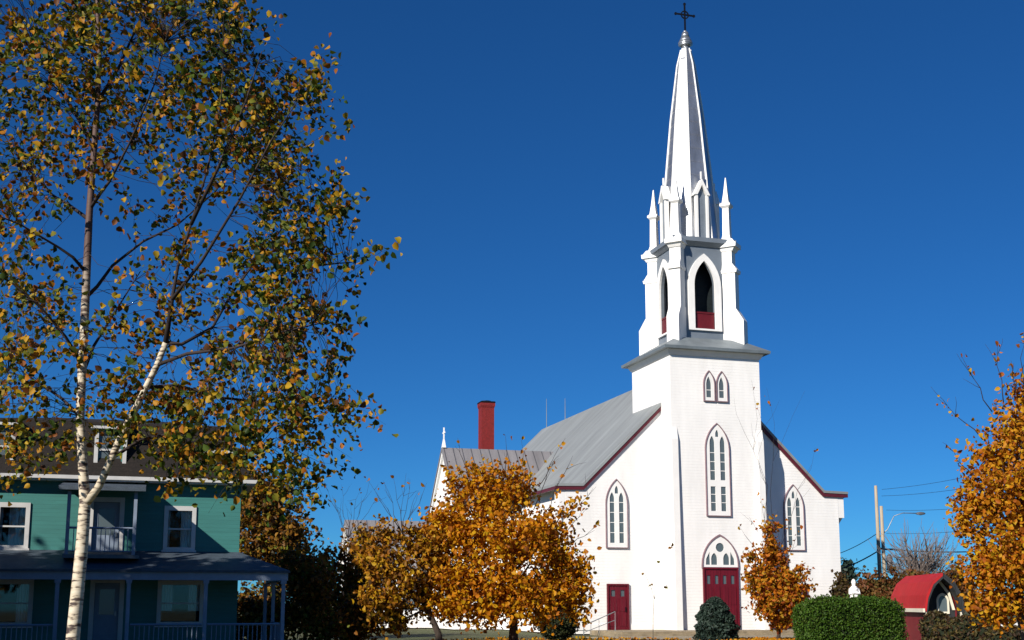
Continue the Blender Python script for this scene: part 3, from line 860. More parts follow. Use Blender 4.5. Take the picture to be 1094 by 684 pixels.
def make_tree(name, label, cat, base, trunk_top, r0, clumps, leaf, size, leaves, bark='bark', twigs=(), group=None,
              sub=14, spread=0.32, twig_leaf=6, branch_w=0.35, droop=0.3, forks=None, limb_from=0.35):
    """base: world foot point; trunk_top and clump centres are given relative to it.
    clumps: (centre, radii, share of leaves).  twigs: (start, end) pairs that stick out of the crown."""
    t = empty(name, base, label, cat, 0, group)
    tb = MB()
    top = Vector(trunk_top)
    tp = wob((0, 0, -0.15), top, 6, 0.10)
    tb.tube(tp, [r0 * (1.25 if i == 0 else 1 - 0.13 * i) for i in range(7)], 9)
    br = MB()
    cen = []
    tot = sum(c[2] for c in clumps)
    for c, rad, sh in clumps:
        c = Vector(c); rad = Vector(rad)
        k = limb_from + 0.6 * RNG.random() * (1 - limb_from)
        st = tp[min(5, int(k * 6))].lerp(tp[min(6, int(k * 6) + 1)], k * 6 % 1)
        if c.z < st.z: st = tp[2].lerp(tp[3], RNG.random())
        limb = wob(st, c, 4, 0.18)
        rr = r0 * branch_w
        br.tube(limb, [rr, rr * 0.8, rr * 0.6, rr * 0.45, rr * 0.3], 6)
        n = max(3, int(leaves * sh / tot / sub))
        for _ in range(n):
            # sprays fill the clump's volume, thicker towards its outside
            d = Vector(RNG.normal(size=3)).normalized()
            q = RNG.random() ** 0.45 * (0.85 + 0.3 * RNG.random())
            p = c + Vector((d.x * rad.x, d.y * rad.y, d.z * rad.z)) * q
            if RNG.random() < 0.30:
                s = limb[2 + int(RNG.integers(3))]
                br.tube(wob(s, p, 3, 0.2), [rr * 0.28, rr * 0.2, rr * 0.14, rr * 0.07], 4)
            ax = (d + Vector(RNG.normal(size=3)) * 0.6 + Vector((0, 0, 0.25))).normalized() * spread * (0.6 + RNG.random())
            for j in range(sub):
                cen.append(p + ax * (RNG.random() * 2 - 1) + Vector(RNG.normal(size=3)) * spread * 0.38)
    for s, e, nl in twigs:
        s, e = Vector(s), Vector(e)
        pts = wob(s, e, 5, 0.10)
        w0 = max(0.012, r0 * 0.10)
        br.tube(pts, [w0, w0 * 0.85, w0 * 0.7, w0 * 0.5, w0 * 0.35, w0 * 0.22], 4)
        for _ in range(2):
            i = 2 + int(RNG.integers(3))
            e2 = pts[i] + (e - s) * (0.15 + 0.2 * RNG.random()) + Vector(RNG.normal(size=3)) * 0.12 * (e - s).length
            br.tube(wob(pts[i], e2, 3, 0.1), [w0 * 0.5, w0 * 0.4, w0 * 0.3, w0 * 0.18], 4)
        for j in range(nl):
            i = 0.55 + 0.45 * RNG.random() if nl > 3 else 0.9 + 0.1 * RNG.random()
            k = min(4, int(i * 5)); cen.append(pts[k].lerp(pts[k + 1], i * 5 - k) + Vector(RNG.normal(size=3)) * size * 0.5)
    tb.build('trunk', M[bark], t, True)
    br.build('branches', M['twig'], t, True, recalc=False)
    leaf_mesh('crown', cen, size, M[leaf], t, 0.8, droop)
    return t

def rel(base, x, y, Y):
    return px(x, y, Y) - Vector(base)

# ------------------------------------------------------------------ birch in front
BY = 15.0
bb_ = px(76, 690, BY); bbase = Vector((bb_.x, BY, 0))
birch = empty('birch_tree', bbase, 'tall white-barked birch with forked trunk and thin green and orange autumn leaves', 'tree')
def bp(x, y, d=0.0):
    """Birch point behind photograph pixel (x, y), d metres behind the trunk."""
    return px(x, y, BY + d) - bbase
trunk_pts = [(0, 0, -0.1)] + [bp(*q) for q in ((78, 680), (84, 620), (88, 578), (91, 536), (88, 490), (85.5, 445), (88, 390), (91, 328), (94, 260), (95.5, 228), (99, 180), (104, 115), (106, 60), (104, 0), (108, -70), (106, -150), (110, -220))]
trunk_r = [0.105, 0.082, 0.078, 0.074, 0.070, 0.056, 0.054, 0.054, 0.052, 0.047, 0.044, 0.040, 0.036, 0.030, 0.025, 0.018, 0.012, 0.006]
MB().tube(trunk_pts, trunk_r, 12).build('trunk', M['birch_bark'], birch, True)
fork_px = [(91, 540, 0), (106, 519, -0.1), (119, 490, -0.2), (131, 462, -0.3), (143, 440, -0.4), (156, 414, -0.5), (168, 390, -0.6), (177, 366, -0.7), (184, 320, -0.8), (190, 285, -0.9), (204, 240, -1.0), (222, 180, -1.0), (236, 110, -1.1), (240, 40, -1.1)]
fork_pts = [bp(*q) for q in fork_px]
MB().tube(fork_pts[:8], [0.05, 0.046, 0.043, 0.041, 0.039, 0.038, 0.037, 0.034], 10).build('forked_stem', M['birch_bark'], birch, True)
limbs = [
    [(92, 318, 0), (104, 306, .1), (120, 284, .3), (153, 258, .6), (190, 240, .9), (230, 205, 1.2), (262, 160, 1.4)],
    [(91, 290, 0), (78, 275, -.2), (62, 264, -.3), (22, 240, -.6), (-30, 220, -.9)],
    [(94, 234, 0), (75, 220, .3), (55, 208, .5), (20, 170, .8), (-10, 120, 1.0)],
    [(97, 222, 0), (107, 207, -.2), (117, 194, -.3), (140, 150, -.6), (165, 90, -.9), (180, 30, -1.0)],
    [(100, 160, 0), (85, 130, .2), (60, 90, .5), (30, 40, .8)],
    [(104, 110, 0), (128, 70, .3), (150, 20, .6), (170, -40, .8)],
    [(177, 366, -.7), (194, 368, -.6), (227, 350, -.3), (248, 313, 0), (278, 273, .3), (305, 240, .5), (340, 222, .6)],
    [(168, 390, -.6), (200, 378, -.9), (250, 372, -1.1), (300, 355, -1.3), (345, 345, -1.4)],
    [(156, 414, -.5), (190, 412, -.2), (235, 425, .1), (285, 430, .3), (335, 425, .4), (360, 430, .4)],
    [(184, 320, -.8), (215, 280, -1.2), (255, 215, -1.5), (290, 150, -1.7), (320, 105, -1.8)],
    [(204, 240, -1.0), (235, 175, -1.3), (262, 110, -1.4), (280, 55, -1.4)],
    [(88, 390, 0), (70, 360, -.3), (45, 330, -.5), (10, 300, -.8), (-30, 290, -1.)],
    [(86, 445, 0), (65, 425, .3), (35, 405, .6), (0, 395, .8)],
    [(119, 490, -.2), (150, 470, .1), (190, 462, .3), (240, 470, .5), (290, 478, .6)],
    [(88, 400, 0), (100, 370, .4), (125, 330, .8), (150, 290, 1.2)],
    [(278, 273, .3), (310, 290, .1), (345, 283, 0), (378, 280, -.1)],
]
limb_pts = [[bp(*q) for q in L] for L in limbs]
skel = []
bm_ = MB()
bm_.tube(fork_pts[7:], [0.034, 0.023, 0.018, 0.015, 0.012, 0.008, 0.003], 8)
for P in limb_pts:
    n = len(P)
    bm_.tube(P, [0.024 * (1 - 0.85 * i / (n - 1)) + 0.002 for i in range(n)], 6)
for P in limb_pts + [fork_pts[5:], trunk_pts[6:]]:
    for a, b in zip(P[:-1], P[1:]):
        for i in range(4):
            skel.append(Vector(a).lerp(Vector(b), i / 4))
skel_np = np.array([tuple(s) for s in skel])
# sprays of twigs: (px x, px y, radius x, radius y, number of twigs)
sprays = [
    (20, 30, 90, 70, 64), (110, 20, 80, 60, 60), (200, 25, 60, 45, 46), (245, 30, 26, 36, 18), (60, 120, 90, 50, 46), (150, 110, 70, 45, 36),
    (230, 100, 45, 45, 34), (285, 100, 35, 40, 26), (322, 95, 16, 26, 9), (-40, 100, 60, 120, 30), (30, 190, 55, 32, 20), (230, 165, 35, 28, 13), (120, 170, 32, 22, 8), (170, 165, 40, 22, 9), (265, 140, 30, 30, 14),
    (300, 170, 38, 34, 28), (315, 225, 40, 34, 32), (360, 218, 22, 14, 7), (345, 275, 30, 18, 14), (375, 284, 12, 8, 4), (290, 285, 42, 30, 28), (305, 330, 46, 32, 34), (352, 340, 18, 14, 6),
    (265, 370, 55, 30, 32), (320, 395, 36, 34, 24), (365, 430, 24, 12, 8), (300, 440, 50, 32, 34), (240, 430, 55, 32, 36), (180, 440, 45, 34, 28), (310, 488, 36, 22, 15), (250, 485, 50, 22, 20), (190, 480, 40, 20, 14),
    (140, 400, 40, 30, 13), (120, 350, 30, 26, 7), (150, 300, 40, 26, 6), (200, 330, 40, 30, 15), (215, 275, 40, 26, 9), (140, 230, 40, 24, 4), (200, 215, 36, 24, 7),
    (10, 250, 45, 36, 18), (50, 310, 40, 34, 14), (5, 340, 34, 40, 15), (30, 400, 48, 34, 22), (60, 360, 26, 26, 8), (10, 455, 46, 26, 17), (60, 455, 34, 24, 10), (120, 445, 26, 24, 9), (-40, 350, 40, 110, 16),
    (60, -60, 130, 50, 70), (180, -60, 80, 50, 34), (270, 510, 26, 16, 5), (115, -140, 90, 60, 30), (20, 512, 26, 10, 3), (320, 520, 14, 22, 4),
]
cen = []
for sx, sy, rx, ry, n in sprays:
    for _ in range(int(n * (1.2 if sx < 200 or sy < 120 else 1.02))):
        a, q = RNG.random() * 2 * math.pi, math.sqrt(RNG.random())
        depth = RNG.normal() * 0.85 + (-0.4 if sx > 200 else 0.1)
        p = bp(sx + rx * q * math.cos(a), sy + ry * q * math.sin(a), max(-1.7, min(2.6, depth)))
        dist = np.linalg.norm(skel_np - np.array(p), axis=1)
        s = skel[int(np.argmin(dist))]
        d = p - s
        L = d.length
        if L < 1.4:
            P = [s, s.lerp(p, 0.33) + Vector((0, 0, 0.13 * L)) + Vector(RNG.normal(size=3)) * 0.05, s.lerp(p, 0.7) + Vector((0, 0, 0.12 * L)) + Vector(RNG.normal(size=3)) * 0.05, p]
            bm_.tube(P, [0.005, 0.004, 0.003, 0.002], 4)
        # the twig itself hangs outwards
        tdir = (Vector((d.x, d.y, d.z)).normalized() * 0.6 + Vector((0, 0, -0.25)) + Vector(RNG.normal(size=3)) * 0.45).normalized()
        TL = 0.30 + 0.35 * RNG.random()
        e = p + tdir * TL
        bm_.tube([p, p.lerp(e, 0.5) + Vector((0, 0, 0.03)), e], [0.0022, 0.0018, 0.001], 3)
        for j in range(int(11 + 12 * RNG.random())):
            cen.append(p.lerp(e, RNG.random()) + Vector(RNG.normal(size=3)) * 0.07)
bm_.build('branches', M['twig'], birch, True, recalc=False)
leaf_mesh('leaves', cen, 0.077, M['leaf_birch'], birch, 0.9, 0.7, 0.4)

# ------------------------------------------------------------------ maples and other trees
def gp(x, Y):
    p = px(x, 645, Y); return Vector((p.x, Y, 0))
def clump(base, x, y, rx, ry, Y, share, dep=None):
    """Clump of foliage around photograph pixel (x, y) at depth Y; rx, ry in pixels."""
    k = Y / F
    return (rel(base, x, y, Y), (rx * k, (dep if dep else 0.9 * rx * k), ry * k), share)

b = gp(548, 45)
make_tree('maple_tree', 'large orange maple in full autumn leaf left of the church facade', 'tree', b, rel(b, 540, 545, 45), 0.17,
    [clump(b, 525, 532, 40, 24, 45.4, 2.6), clump(b, 490, 566, 34, 34, 44.6, 3.2), clump(b, 545, 580, 46, 36, 44.2, 4), clump(b, 498, 622, 42, 30, 44.2, 3.4), clump(b, 560, 636, 44, 24, 44.0, 3.2),
     clump(b, 598, 616, 28, 30, 44.6, 2.2), clump(b, 584, 572, 24, 26, 45.2, 1.4), clump(b, 550, 530, 24, 20, 45.6, 1.0), clump(b, 480, 648, 24, 14, 44.0, 1.0), clump(b, 611, 634, 16, 20, 44.5, 0.8), clump(b, 515, 506, 22, 12, 45.2, 0.45), clump(b, 468, 600, 18, 34, 45.2, 1.2), clump(b, 603, 545, 12, 18, 45.5, 0.2), clump(b, 525, 654, 30, 12, 44.2, 1.0), clump(b, 556, 508, 10, 12, 45, .2), clump(b, 488, 520, 12, 12, 45, .25), clump(b, 462, 560, 9, 16, 45, .25), clump(b, 622, 605, 9, 12, 45, .2), clump(b, 596, 590, 14, 14, 44.6, .4), clump(b, 572, 655, 18, 10, 44, .4), clump(b, 618, 656, 8, 9, 44.5, .15)],
    'leaf_orange', 0.165, 17000, twigs=[(rel(b, 560, 540, 45), rel(b, 557, 470, 45), 3), (rel(b, 570, 545, 45), rel(b, 604, 468, 45), 4), (rel(b, 580, 550, 45), rel(b, 612, 487, 45), 4), (rel(b, 500, 510, 45), rel(b, 489, 468, 45), 1), (rel(b, 540, 510, 45), rel(b, 540, 465, 45), 2), (rel(b, 590, 570, 45), rel(b, 637, 520, 45), 4), (rel(b, 600, 590, 45), rel(b, 640, 560, 45), 3), (rel(b, 595, 580, 45), rel(b, 622, 545, 45), 5), (rel(b, 575, 520, 45), rel(b, 592, 492, 45), 5)], spread=0.42)

b = gp(470, 44)
make_tree('maple_tree', 'half bare dull yellow maple just left of the large orange one', 'tree', b, rel(b, 445, 570, 44), 0.14,
    [clump(b, 412, 574, 18, 12, 44, .5), clump(b, 436, 580, 14, 16, 44, .5), clump(b, 457, 592, 15, 28, 44, 1.0), clump(b, 408, 606, 22, 18, 43.5, 1.1), clump(b, 432, 616, 20, 18, 43.5, 1.0), clump(b, 416, 644, 24, 16, 43.3, 1.4), clump(b, 394, 596, 14, 14, 44.2, .5), clump(b, 450, 636, 16, 18, 44, .7), clump(b, 395, 634, 12, 12, 44, .4), clump(b, 424, 664, 16, 8, 43.4, .5)],
    'leaf_brown', 0.16, 4800, twigs=[(rel(b, 430, 570, 44), rel(b, 420 + i * 9, 508 + (i * 13) % 22, 44 + (i % 3) * .5), 1) for i in range(-3, 5)], spread=0.34)
b = gp(372, 50)
make_tree('maple_tree', 'mostly bare rust brown maple between the teal house and the yellow maples', 'tree', b, rel(b, 368, 580, 50), 0.13,
    [clump(b, 384, 590, 20, 16, 50, .6), clump(b, 345, 606, 32, 22, 50, 1.4), clump(b, 385, 622, 26, 30, 49.5, 1.7), clump(b, 350, 640, 36, 26, 49, 2.0), clump(b, 392, 580, 16, 14, 50, .4), clump(b, 365, 668, 36, 14, 49, 1.4)],
    'leaf_rusty', 0.17, 5200, twigs=[(rel(b, 372, 575, 50), rel(b, 345 + i * 10, 512 + (i * 17) % 28, 50 + (i % 3) * .5), 2) for i in range(0, 7)], spread=0.36)
b = gp(285, 56)
make_tree('rusty_tree', 'dark rusty tree rising behind the right end of the teal house', 'tree', b, rel(b, 285, 545, 56), 0.2,
    [clump(b, 285, 535, 34, 34, 56, 2.4), clump(b, 275, 580, 36, 30, 56, 2), clump(b, 312, 570, 24, 28, 55.6, 1.3), clump(b, 262, 520, 22, 26, 56.3, 1.2), clump(b, 300, 620, 36, 30, 56, 1.5)],
    'leaf_dusk', 0.20, 7500, spread=0.42)

b = gp(1091, 30)
make_tree('maple_tree', 'golden yellow maple crown filling the right edge in front of the red-roofed shed', 'tree', b, rel(b, 1090, 480, 30), 0.14,
    [clump(b, 1090, 455, 28, 30, 30.2, 1.6), clump(b, 1068, 488, 30, 28, 30, 1.8), clump(b, 1056, 540, 32, 30, 29.8, 2.2), clump(b, 1090, 530, 38, 38, 29.2, 2.4), clump(b, 1058, 604, 28, 28, 29.6, 2.4), clump(b, 1088, 595, 36, 38, 29.0, 2.6), clump(b, 1064, 646, 30, 22, 29.4, 2.0), clump(b, 1130, 560, 60, 90, 30, 3.6), clump(b, 1122, 455, 36, 50, 30.4, 1.6), clump(b, 1098, 420, 18, 16, 30.2, .6), clump(b, 1034, 566, 14, 16, 29.8, .4), clump(b, 1042, 510, 12, 16, 30, .35), clump(b, 1100, 640, 26, 20, 29.5, 1.0)],
    'leaf_yellow', 0.118, 12000, twigs=[(rel(b, 1050, 470, 30), rel(b, 1001, 425, 30), 9), (rel(b, 1060, 440, 30), rel(b, 1026, 378, 30), 7), (rel(b, 1072, 430, 30), rel(b, 1066, 364, 30), 10), (rel(b, 1085, 420, 30), rel(b, 1080, 385, 30), 4), (rel(b, 1095, 420, 30), rel(b, 1093, 355, 30), 8), (rel(b, 1040, 510, 30), rel(b, 1012, 478, 30), 9)],
    bark='bark_pale', sub=14, spread=0.30)

b = gp(829, 55)
make_tree('maple_tree', 'small red-orange maple standing between the main church door and the clipped hedge', 'tree', b, rel(b, 830, 610, 55), 0.085,
    [clump(b, 824, 590, 17, 18, 55, 1), clump(b, 812, 620, 17, 18, 54.8, 1.4), clump(b, 843, 622, 20, 18, 54.8, 1.6), clump(b, 825, 645, 26, 18, 54.6, 2.0), clump(b, 850, 645, 14, 14, 55, .8), clump(b, 832, 665, 16, 8, 54.8, .6), clump(b, 822, 568, 11, 10, 55, .25), clump(b, 803, 592, 8, 8, 55, .15)],
    'leaf_red', 0.16, 6000, twigs=[(rel(b, 828, 600, 55), rel(b, 803, 406, 55), 2), (rel(b, 828, 600, 55), rel(b, 819, 414, 55), 3), (rel(b, 826, 590, 55), rel(b, 807, 428, 55), 2), (rel(b, 832, 590, 55), rel(b, 871, 478, 55), 2), (rel(b, 822, 580, 55), rel(b, 812, 530, 55), 5), (rel(b, 835, 600, 55), rel(b, 838, 545, 55), 7), (rel(b, 840, 605, 55), rel(b, 856, 560, 55), 4), (rel(b, 826, 590, 55), rel(b, 800, 552, 55), 5), (rel(b, 820, 600, 55), rel(b, 790, 562, 55), 2), (rel(b, 845, 615, 55), rel(b, 868, 610, 55), 3)], spread=0.26)

b = gp(697, 56)
t = empty('sapling', b, 'nearly bare thin sapling with a few brown leaves against the white church wall', 'tree')
q = MB(); lf = []
q.tube([(0, 0, -0.05), (0.02, 0, 1.0), rel(b, 699, 635, 56)], [0.016, 0.012, 0.008], 5)
s0 = rel(b, 699, 640, 56)
for (x, y, n) in ((716, 585, 3), (695, 624, 2), (712, 627, 4), (688, 612, 1), (704, 602, 1)):
    e = rel(b, x, y, 56)
    q.tube(wob(s0, e, 3, 0.1), [0.007, 0.006, 0.005, 0.003], 4)
    for _ in range(n): lf.append(e + Vector(RNG.normal(size=3)) * 0.05)
q.build('stem', M['twig'], t)
leaf_mesh('leaves', lf, 0.17, M['leaf_dusk'], t)

# background trees to the right
def bare_tree(name, label, base, h, w, n=60, mat_='twig', group=None):
    t = empty(name, base, label, 'tree', 0, group)
    q = MB(); q.tube([(0, 0, -0.1), (0.05, 0, h * 0.3), (0, 0.1, h * 0.5)], [0.18, 0.14, 0.10], 7)
    q.build('trunk', M['bark'], t, True)
    q = MB()
    for i in range(n):
        a = RNG.random() * 2 * math.pi
        s = Vector((0, 0, h * (0.22 + 0.28 * RNG.random())))
        e = Vector((math.cos(a) * w * RNG.random() ** 0.5, math.sin(a) * w * RNG.random() ** 0.5, h * (0.6 + 0.4 * RNG.random())))
        P = wob(s, e, 4, 0.15)
        q.tube(P, [0.045, 0.034, 0.026, 0.018, 0.008], 4)
        for _ in range(4):
            k = 1 + int(RNG.integers(3))
            q.tube(wob(P[k], P[k] + (e - s) * 0.3 + Vector(RNG.normal(size=3)) * w * 0.22, 3, 0.12), [0.02, 0.016, 0.012, 0.006], 4)
    q.build('branches', M[mat_], t, True, recalc=False)
    return t
M['twig_pale'] = mat('grey_bare_twigs', (0.19, 0.155, 0.14), 0.9)
bare_tree('bare_tree', 'leafless grey tree beside the utility pole behind the red-roofed shed', gp(985, 76), 6.2, 2.3, 110, 'twig_pale')
for i, (x, Y, h, w, lf_, lab) in enumerate([(930, 65, 3.1, 20, 'leaf_far', 'rust coloured bushy tree just right of the white statue'),
                                     (958, 64, 3.2, 20, 'leaf_far', 'rust coloured bushy tree in front of the foot of the utility poles'),
                                     (985, 66, 3.3, 22, 'leaf_far', 'rust coloured bushy tree left of and behind the red shed roof'),
                                     (901, 68, 3.0, 9, 'leaf_shrub', 'olive bushy tree between the church corner and the white statue'),
                                     (1020, 66, 3.5, 24, 'leaf_far', 'rust coloured bushy tree between the red roof and the golden maple')]):
    b = gp(x, Y)
    yt = HORIZ - (h - CZ) * F / Y
    make_tree('bushy_tree', lab, 'tree', b, (0, 0, h * 0.6), 0.08, [clump(b, x, (yt + 656) / 2, w * .8, (660 - yt) / 2, Y, 2), clump(b, x - w * .5, (yt + 662) / 2 + 4, w * .6, 14, Y - .6, 1), clump(b, x + w * .5, (yt + 662) / 2 + 3, w * .6, 15, Y - .5, 1)], lf_, 0.19, 3600, spread=0.3, group='bushy trees right of the church')
b = gp(905, 118)
make_tree('conifer', 'dark green pointed conifer far off beside the right church wall', 'tree', b, (0, 0, 4.6), 0.14,
    [clump(b, 905, 604, 5, 5, 118, .6), clump(b, 905, 614, 10, 7, 118, 1.2), clump(b, 905, 626, 13, 9, 118, 1.6), clump(b, 905, 638, 15, 8, 118, 1.6)], 'leaf_spruce', 0.32, 1600, spread=0.4)

# ------------------------------------------------------------------ shrubs and hedge
def shrub(name, label, base, rx, ry, h, leaf, size, n, cat='shrub', prof=None, core='hedge_core', group=None, inner=0.86):
    """Dense bush: leaves over the skin of a lumpy body, an inner woody core, short stems."""
    t = empty(name, base, label, cat, 0, group)
    prof = prof or (lambda f: math.sqrt(max(0.02, 1 - (2 * f - 1) ** 2)) * (1.0 if f > 0.4 else 0.9))
    cen, nor = [], []
    for _ in range(n):
        f = RNG.random() ** 0.9
        a = RNG.random() * 2 * math.pi
        lump = 1 + 0.10 * math.sin(3 * a + 7 * f) + 0.07 * math.sin(7 * a - 13 * f)
        r = prof(f) * lump * (0.80 + 0.26 * RNG.random())
        cen.append((rx * r * math.cos(a), ry * r * math.sin(a), h * f))
        nor.append((math.cos(a), math.sin(a), f))
    c = MB()
    rings, seg = 9, 14
    vs = []
    for i in range(rings + 1):
        f = 0.03 + 0.92 * i / rings
        for k in range(seg):
            a = 2 * math.pi * k / seg
            r = prof(f) * inner * (1 + 0.10 * math.sin(3 * a + 7 * f) + 0.07 * math.sin(7 * a - 13 * f))
            vs.append((rx * r * math.cos(a), ry * r * math.sin(a), h * f))
    fs = [(i * seg + k, i * seg + (k + 1) % seg, (i + 1) * seg + (k + 1) % seg, (i + 1) * seg + k) for i in range(rings) for k in range(seg)]
    fs.append(tuple(range(rings * seg, (rings + 1) * seg)))
    c.add(vs, fs).build('inner_wood', M[core], t)
    st = MB()
    for k in range(4):
        a = 1.6 * k
        st.tube([(0.05 * math.cos(a), 0.05 * math.sin(a), -0.1), (0.3 * rx * math.cos(a), 0.3 * ry * math.sin(a), h * 0.5)], [0.05, 0.02], 5)
    st.build('stems', M['bark'], t)
    leaf_mesh('foliage', cen, size, M[leaf], t, 0.55, 0.0, 0.35)
    return t

cone = lambda f: (1.0 - 0.62 * f ** 1.4) * math.sqrt(max(0.0, 1 - max(0, (f - 0.72) / 0.28) ** 2)) * (0.82 + 0.18 * min(1, f / 0.2)) * (1 + 0.07 * math.sin(f * 26)) + 0.02
shrub('spruce_shrub', 'dark rounded spruce bush in front of the red main church door', gp(764, 55), 0.95, 0.95, 1.86, 'leaf_spruce', 0.15, 5200, prof=cone)
shrub('evergreen_shrub', 'black-green evergreen bush under the orange maple left of the side door', gp(595, 54), 0.95, 0.9, 1.55, 'leaf_dark', 0.13, 2600)
b = gp(326, 45)
make_tree('bushy_tree', 'low dark rusty bush-like tree close to the right end of the house porch', 'tree', b, rel(b, 326, 610, 45), 0.09,
    [clump(b, 318, 612, 20, 26, 45, 1.4), clump(b, 338, 630, 22, 30, 44.6, 1.8), clump(b, 315, 655, 24, 26, 44.4, 1.8), clump(b, 345, 668, 24, 16, 44.4, 1.4)], 'leaf_dusk', 0.16, 3600, spread=0.34)
b = gp(272, 54)
make_tree('bushy_tree', 'low dark rusty bushy tree seen through the right end of the house porch', 'tree', b, rel(b, 272, 650, 54), 0.08,
    [clump(b, 262, 650, 22, 22, 54, 1.4), clump(b, 288, 655, 24, 22, 53.8, 1.6), clump(b, 275, 676, 34, 12, 53.6, 1.4)], 'leaf_dusk', 0.18, 3200, spread=0.34)
b = gp(383, 46)
make_tree('bushy_tree', 'low rusty bush-like tree at the foot of the half bare yellow maple', 'tree', b, rel(b, 383, 650, 46), 0.08,
    [clump(b, 372, 655, 20, 16, 46, 1.4), clump(b, 396, 664, 16, 14, 46, 1.0), clump(b, 375, 674, 26, 10, 45.6, 1.2)], 'leaf_rusty', 0.15, 2200, spread=0.28)
shrub('brown_shrub', 'brown-leaved bush in the corner below the golden maple', gp(1035, 38), 1.05, 0.9, 1.22, 'leaf_shrub', 0.13, 2200, group='brown shrubs at the right corner')
shrub('brown_shrub', 'olive-brown bush beside the end of the clipped hedge', gp(1000, 40), 0.55, 0.6, 1.35, 'leaf_shrub', 0.13, 1300, group='brown shrubs at the right corner')
shrub('brown_shrub', 'dull brown bush at the foot of the golden maple trunk', gp(1085, 36), 1.0, 0.8, 0.95, 'leaf_shrub', 0.13, 1700, group='brown shrubs at the right corner')

hg = empty('hedge', gp(907, 45), 'clipped dark green cedar hedge with rounded ends right of the church', 'hedge', TH)
HLn, HDp, HH = 2.0, 0.75, 1.74
cen = []
def hedge_pt(scale):
    """A point on the rounded box of the hedge."""
    while True:
        face = RNG.random()
        x, y, z = RNG.uniform(-1, 1), RNG.uniform(-1, 1), RNG.uniform(0, 1)
        if face < 0.5: y = -1 if RNG.random() < 0.8 else 1
        elif face < 0.75: z = 1
        else: x = -1 if RNG.random() < 0.6 else 1
        p = 5.0
        zz = z * 2 - 1 if z > 0.5 else 0
        k = (abs(x) ** p + abs(y) ** p + abs(zz) ** p) ** (1 / p)
        k = max(k, 1.0)
        return Vector((x / k * HLn, y / k * HDp, (z - 0.5) / k * HH + 0.5 * HH if z > 0.5 else z * HH)) * scale
for _ in range(16000):
    p = hedge_pt(1.0)
    wobble = 1 + 0.03 * math.sin(p.x * 4.1 + p.z * 3) + 0.02 * math.sin(p.x * 9 + p.y * 5)
    cen.append(Vector((p.x * wobble, p.y * wobble, p.z * wobble)) + Vector(RNG.normal(size=3)) * 0.045)
for _ in range(70):                      # stray shoots above and in front of the clipped faces
    p = hedge_pt(1.0)
    dirn = Vector((RNG.normal() * 0.25, -0.3 if p.z < HH * 0.9 else 0.0, 0.8)).normalized()
    for k in range(9):
        cen.append(p + dirn * (0.02 + 0.022 * k) + Vector(RNG.normal(size=3)) * 0.018)
leaf_mesh('foliage', cen, 0.085, M['leaf_hedge'], hg, 0.6, -0.3, 0.35)
q = MB(); q.box(-HLn * 0.93, HLn * 0.93, -HDp * 0.9, HDp * 0.9, 0.02, HH * 0.94)
import bmesh
io = q.build('inner_wood', M['hedge_core'], hg)
bmm = bmesh.new(); bmm.from_mesh(io.data); bmesh.ops.bevel(bmm, geom=bmm.edges[:], offset=0.22, segments=4, affect='EDGES'); bmm.to_mesh(io.data); bmm.free()

# ------------------------------------------------------------------ small buildings behind
rc = px(372, 555, 84); rc.z = 0
rect_h = empty('rectory', rc, 'white steep-gabled house with grey roof half hidden behind the yellow maples', 'house', TH)
q = MB(); q.plate([[(-2.7, 0), (2.7, 0), (2.7, 4.2), (0, 7.0), (-2.7, 4.2)]], 0, 7.6, 'yz'); q.build('wall', M['white_wall'], rect_h)
q = MB()
for s in (-1, 1):
    q.plate([[(0, 7.3), (s * 3.0, 4.1), (s * 3.0, 3.98), (0, 7.12)]], -0.25, 7.85, 'yz')
q.build('roof', M['tin_roof_side'], rect_h)
q = MB()
for s in (-1, 1):
    q.plate([[(0, 7.11), (s * 2.95, 3.97), (s * 2.95, 3.7), (0, 6.8)]], -0.2, -0.004, 'yz')
q.build('gable_trim', M['white'], rect_h)
for u in (1.6, 3.8, 6.0):
    f = MB().plate([rect(u - 0.5, u + 0.5, 1.2, 2.9), rect(u - 0.4, u + 0.4, 1.3, 2.8)], -2.78, -2.702).build('window', M['trim_grey'], rect_h)
    MB().box(u - 0.4, u + 0.4, -2.72, -2.704, 1.3, 2.8).build('pane', M['glass'], f)

# red-roofed shed at the right
sb = px(1009, 645, 46); sb.z = 0
shed = empty('shed', sb, 'small steep shed with bright red metal roof and dark front gable behind brown shrubs', 'shed', R(-5))
# local y runs back along the ridge, x across; steep gambrel cross-section
L0, L1 = 0.0, 6.0
gx = [(-0.74, 1.40), (-0.64, 1.92), (-0.40, 2.42), (0.0, 2.74), (0.40, 2.42), (0.64, 1.92), (0.74, 1.40)]
gi = [(x * 0.90, z - 0.11) for x, z in gx]
q = MB()
for k in range(6):
    q.plate([[gx[k], gx[k + 1], gi[k + 1], gi[k]]], L0, L1)
q.build('roof', M['red_roof'], shed)
gj = [(x * 0.86, z - 0.20) for x, z in gx]; gi2 = [(x * 0.895, z - 0.115) for x, z in gx]
q = MB()
for k in range(6):
    q.plate([[gi2[k], gi2[k + 1], gj[k + 1], gj[k]]], L0 - 0.03, L0 + 0.66)
q.plate([[gx[3], gx[4], gx[5], gx[6], gi[6], gi[5], gi[4], gi[3]]], L0 - 0.05, L0 - 0.003)
q.build('soffit', M['dark_wall'], shed)  # dark lining added under the overhang, its shade put into the colour
q = MB(); q.plate([[(-0.56, 0.05), (0.56, 0.05), (0.56, 1.36), (0.40, 2.0), (0.0, 2.58), (-0.40, 2.0), (-0.56, 1.36)]], L0 + 0.75, L0 + 0.85); q.build('gable_wall', M['dark_wall'], shed)
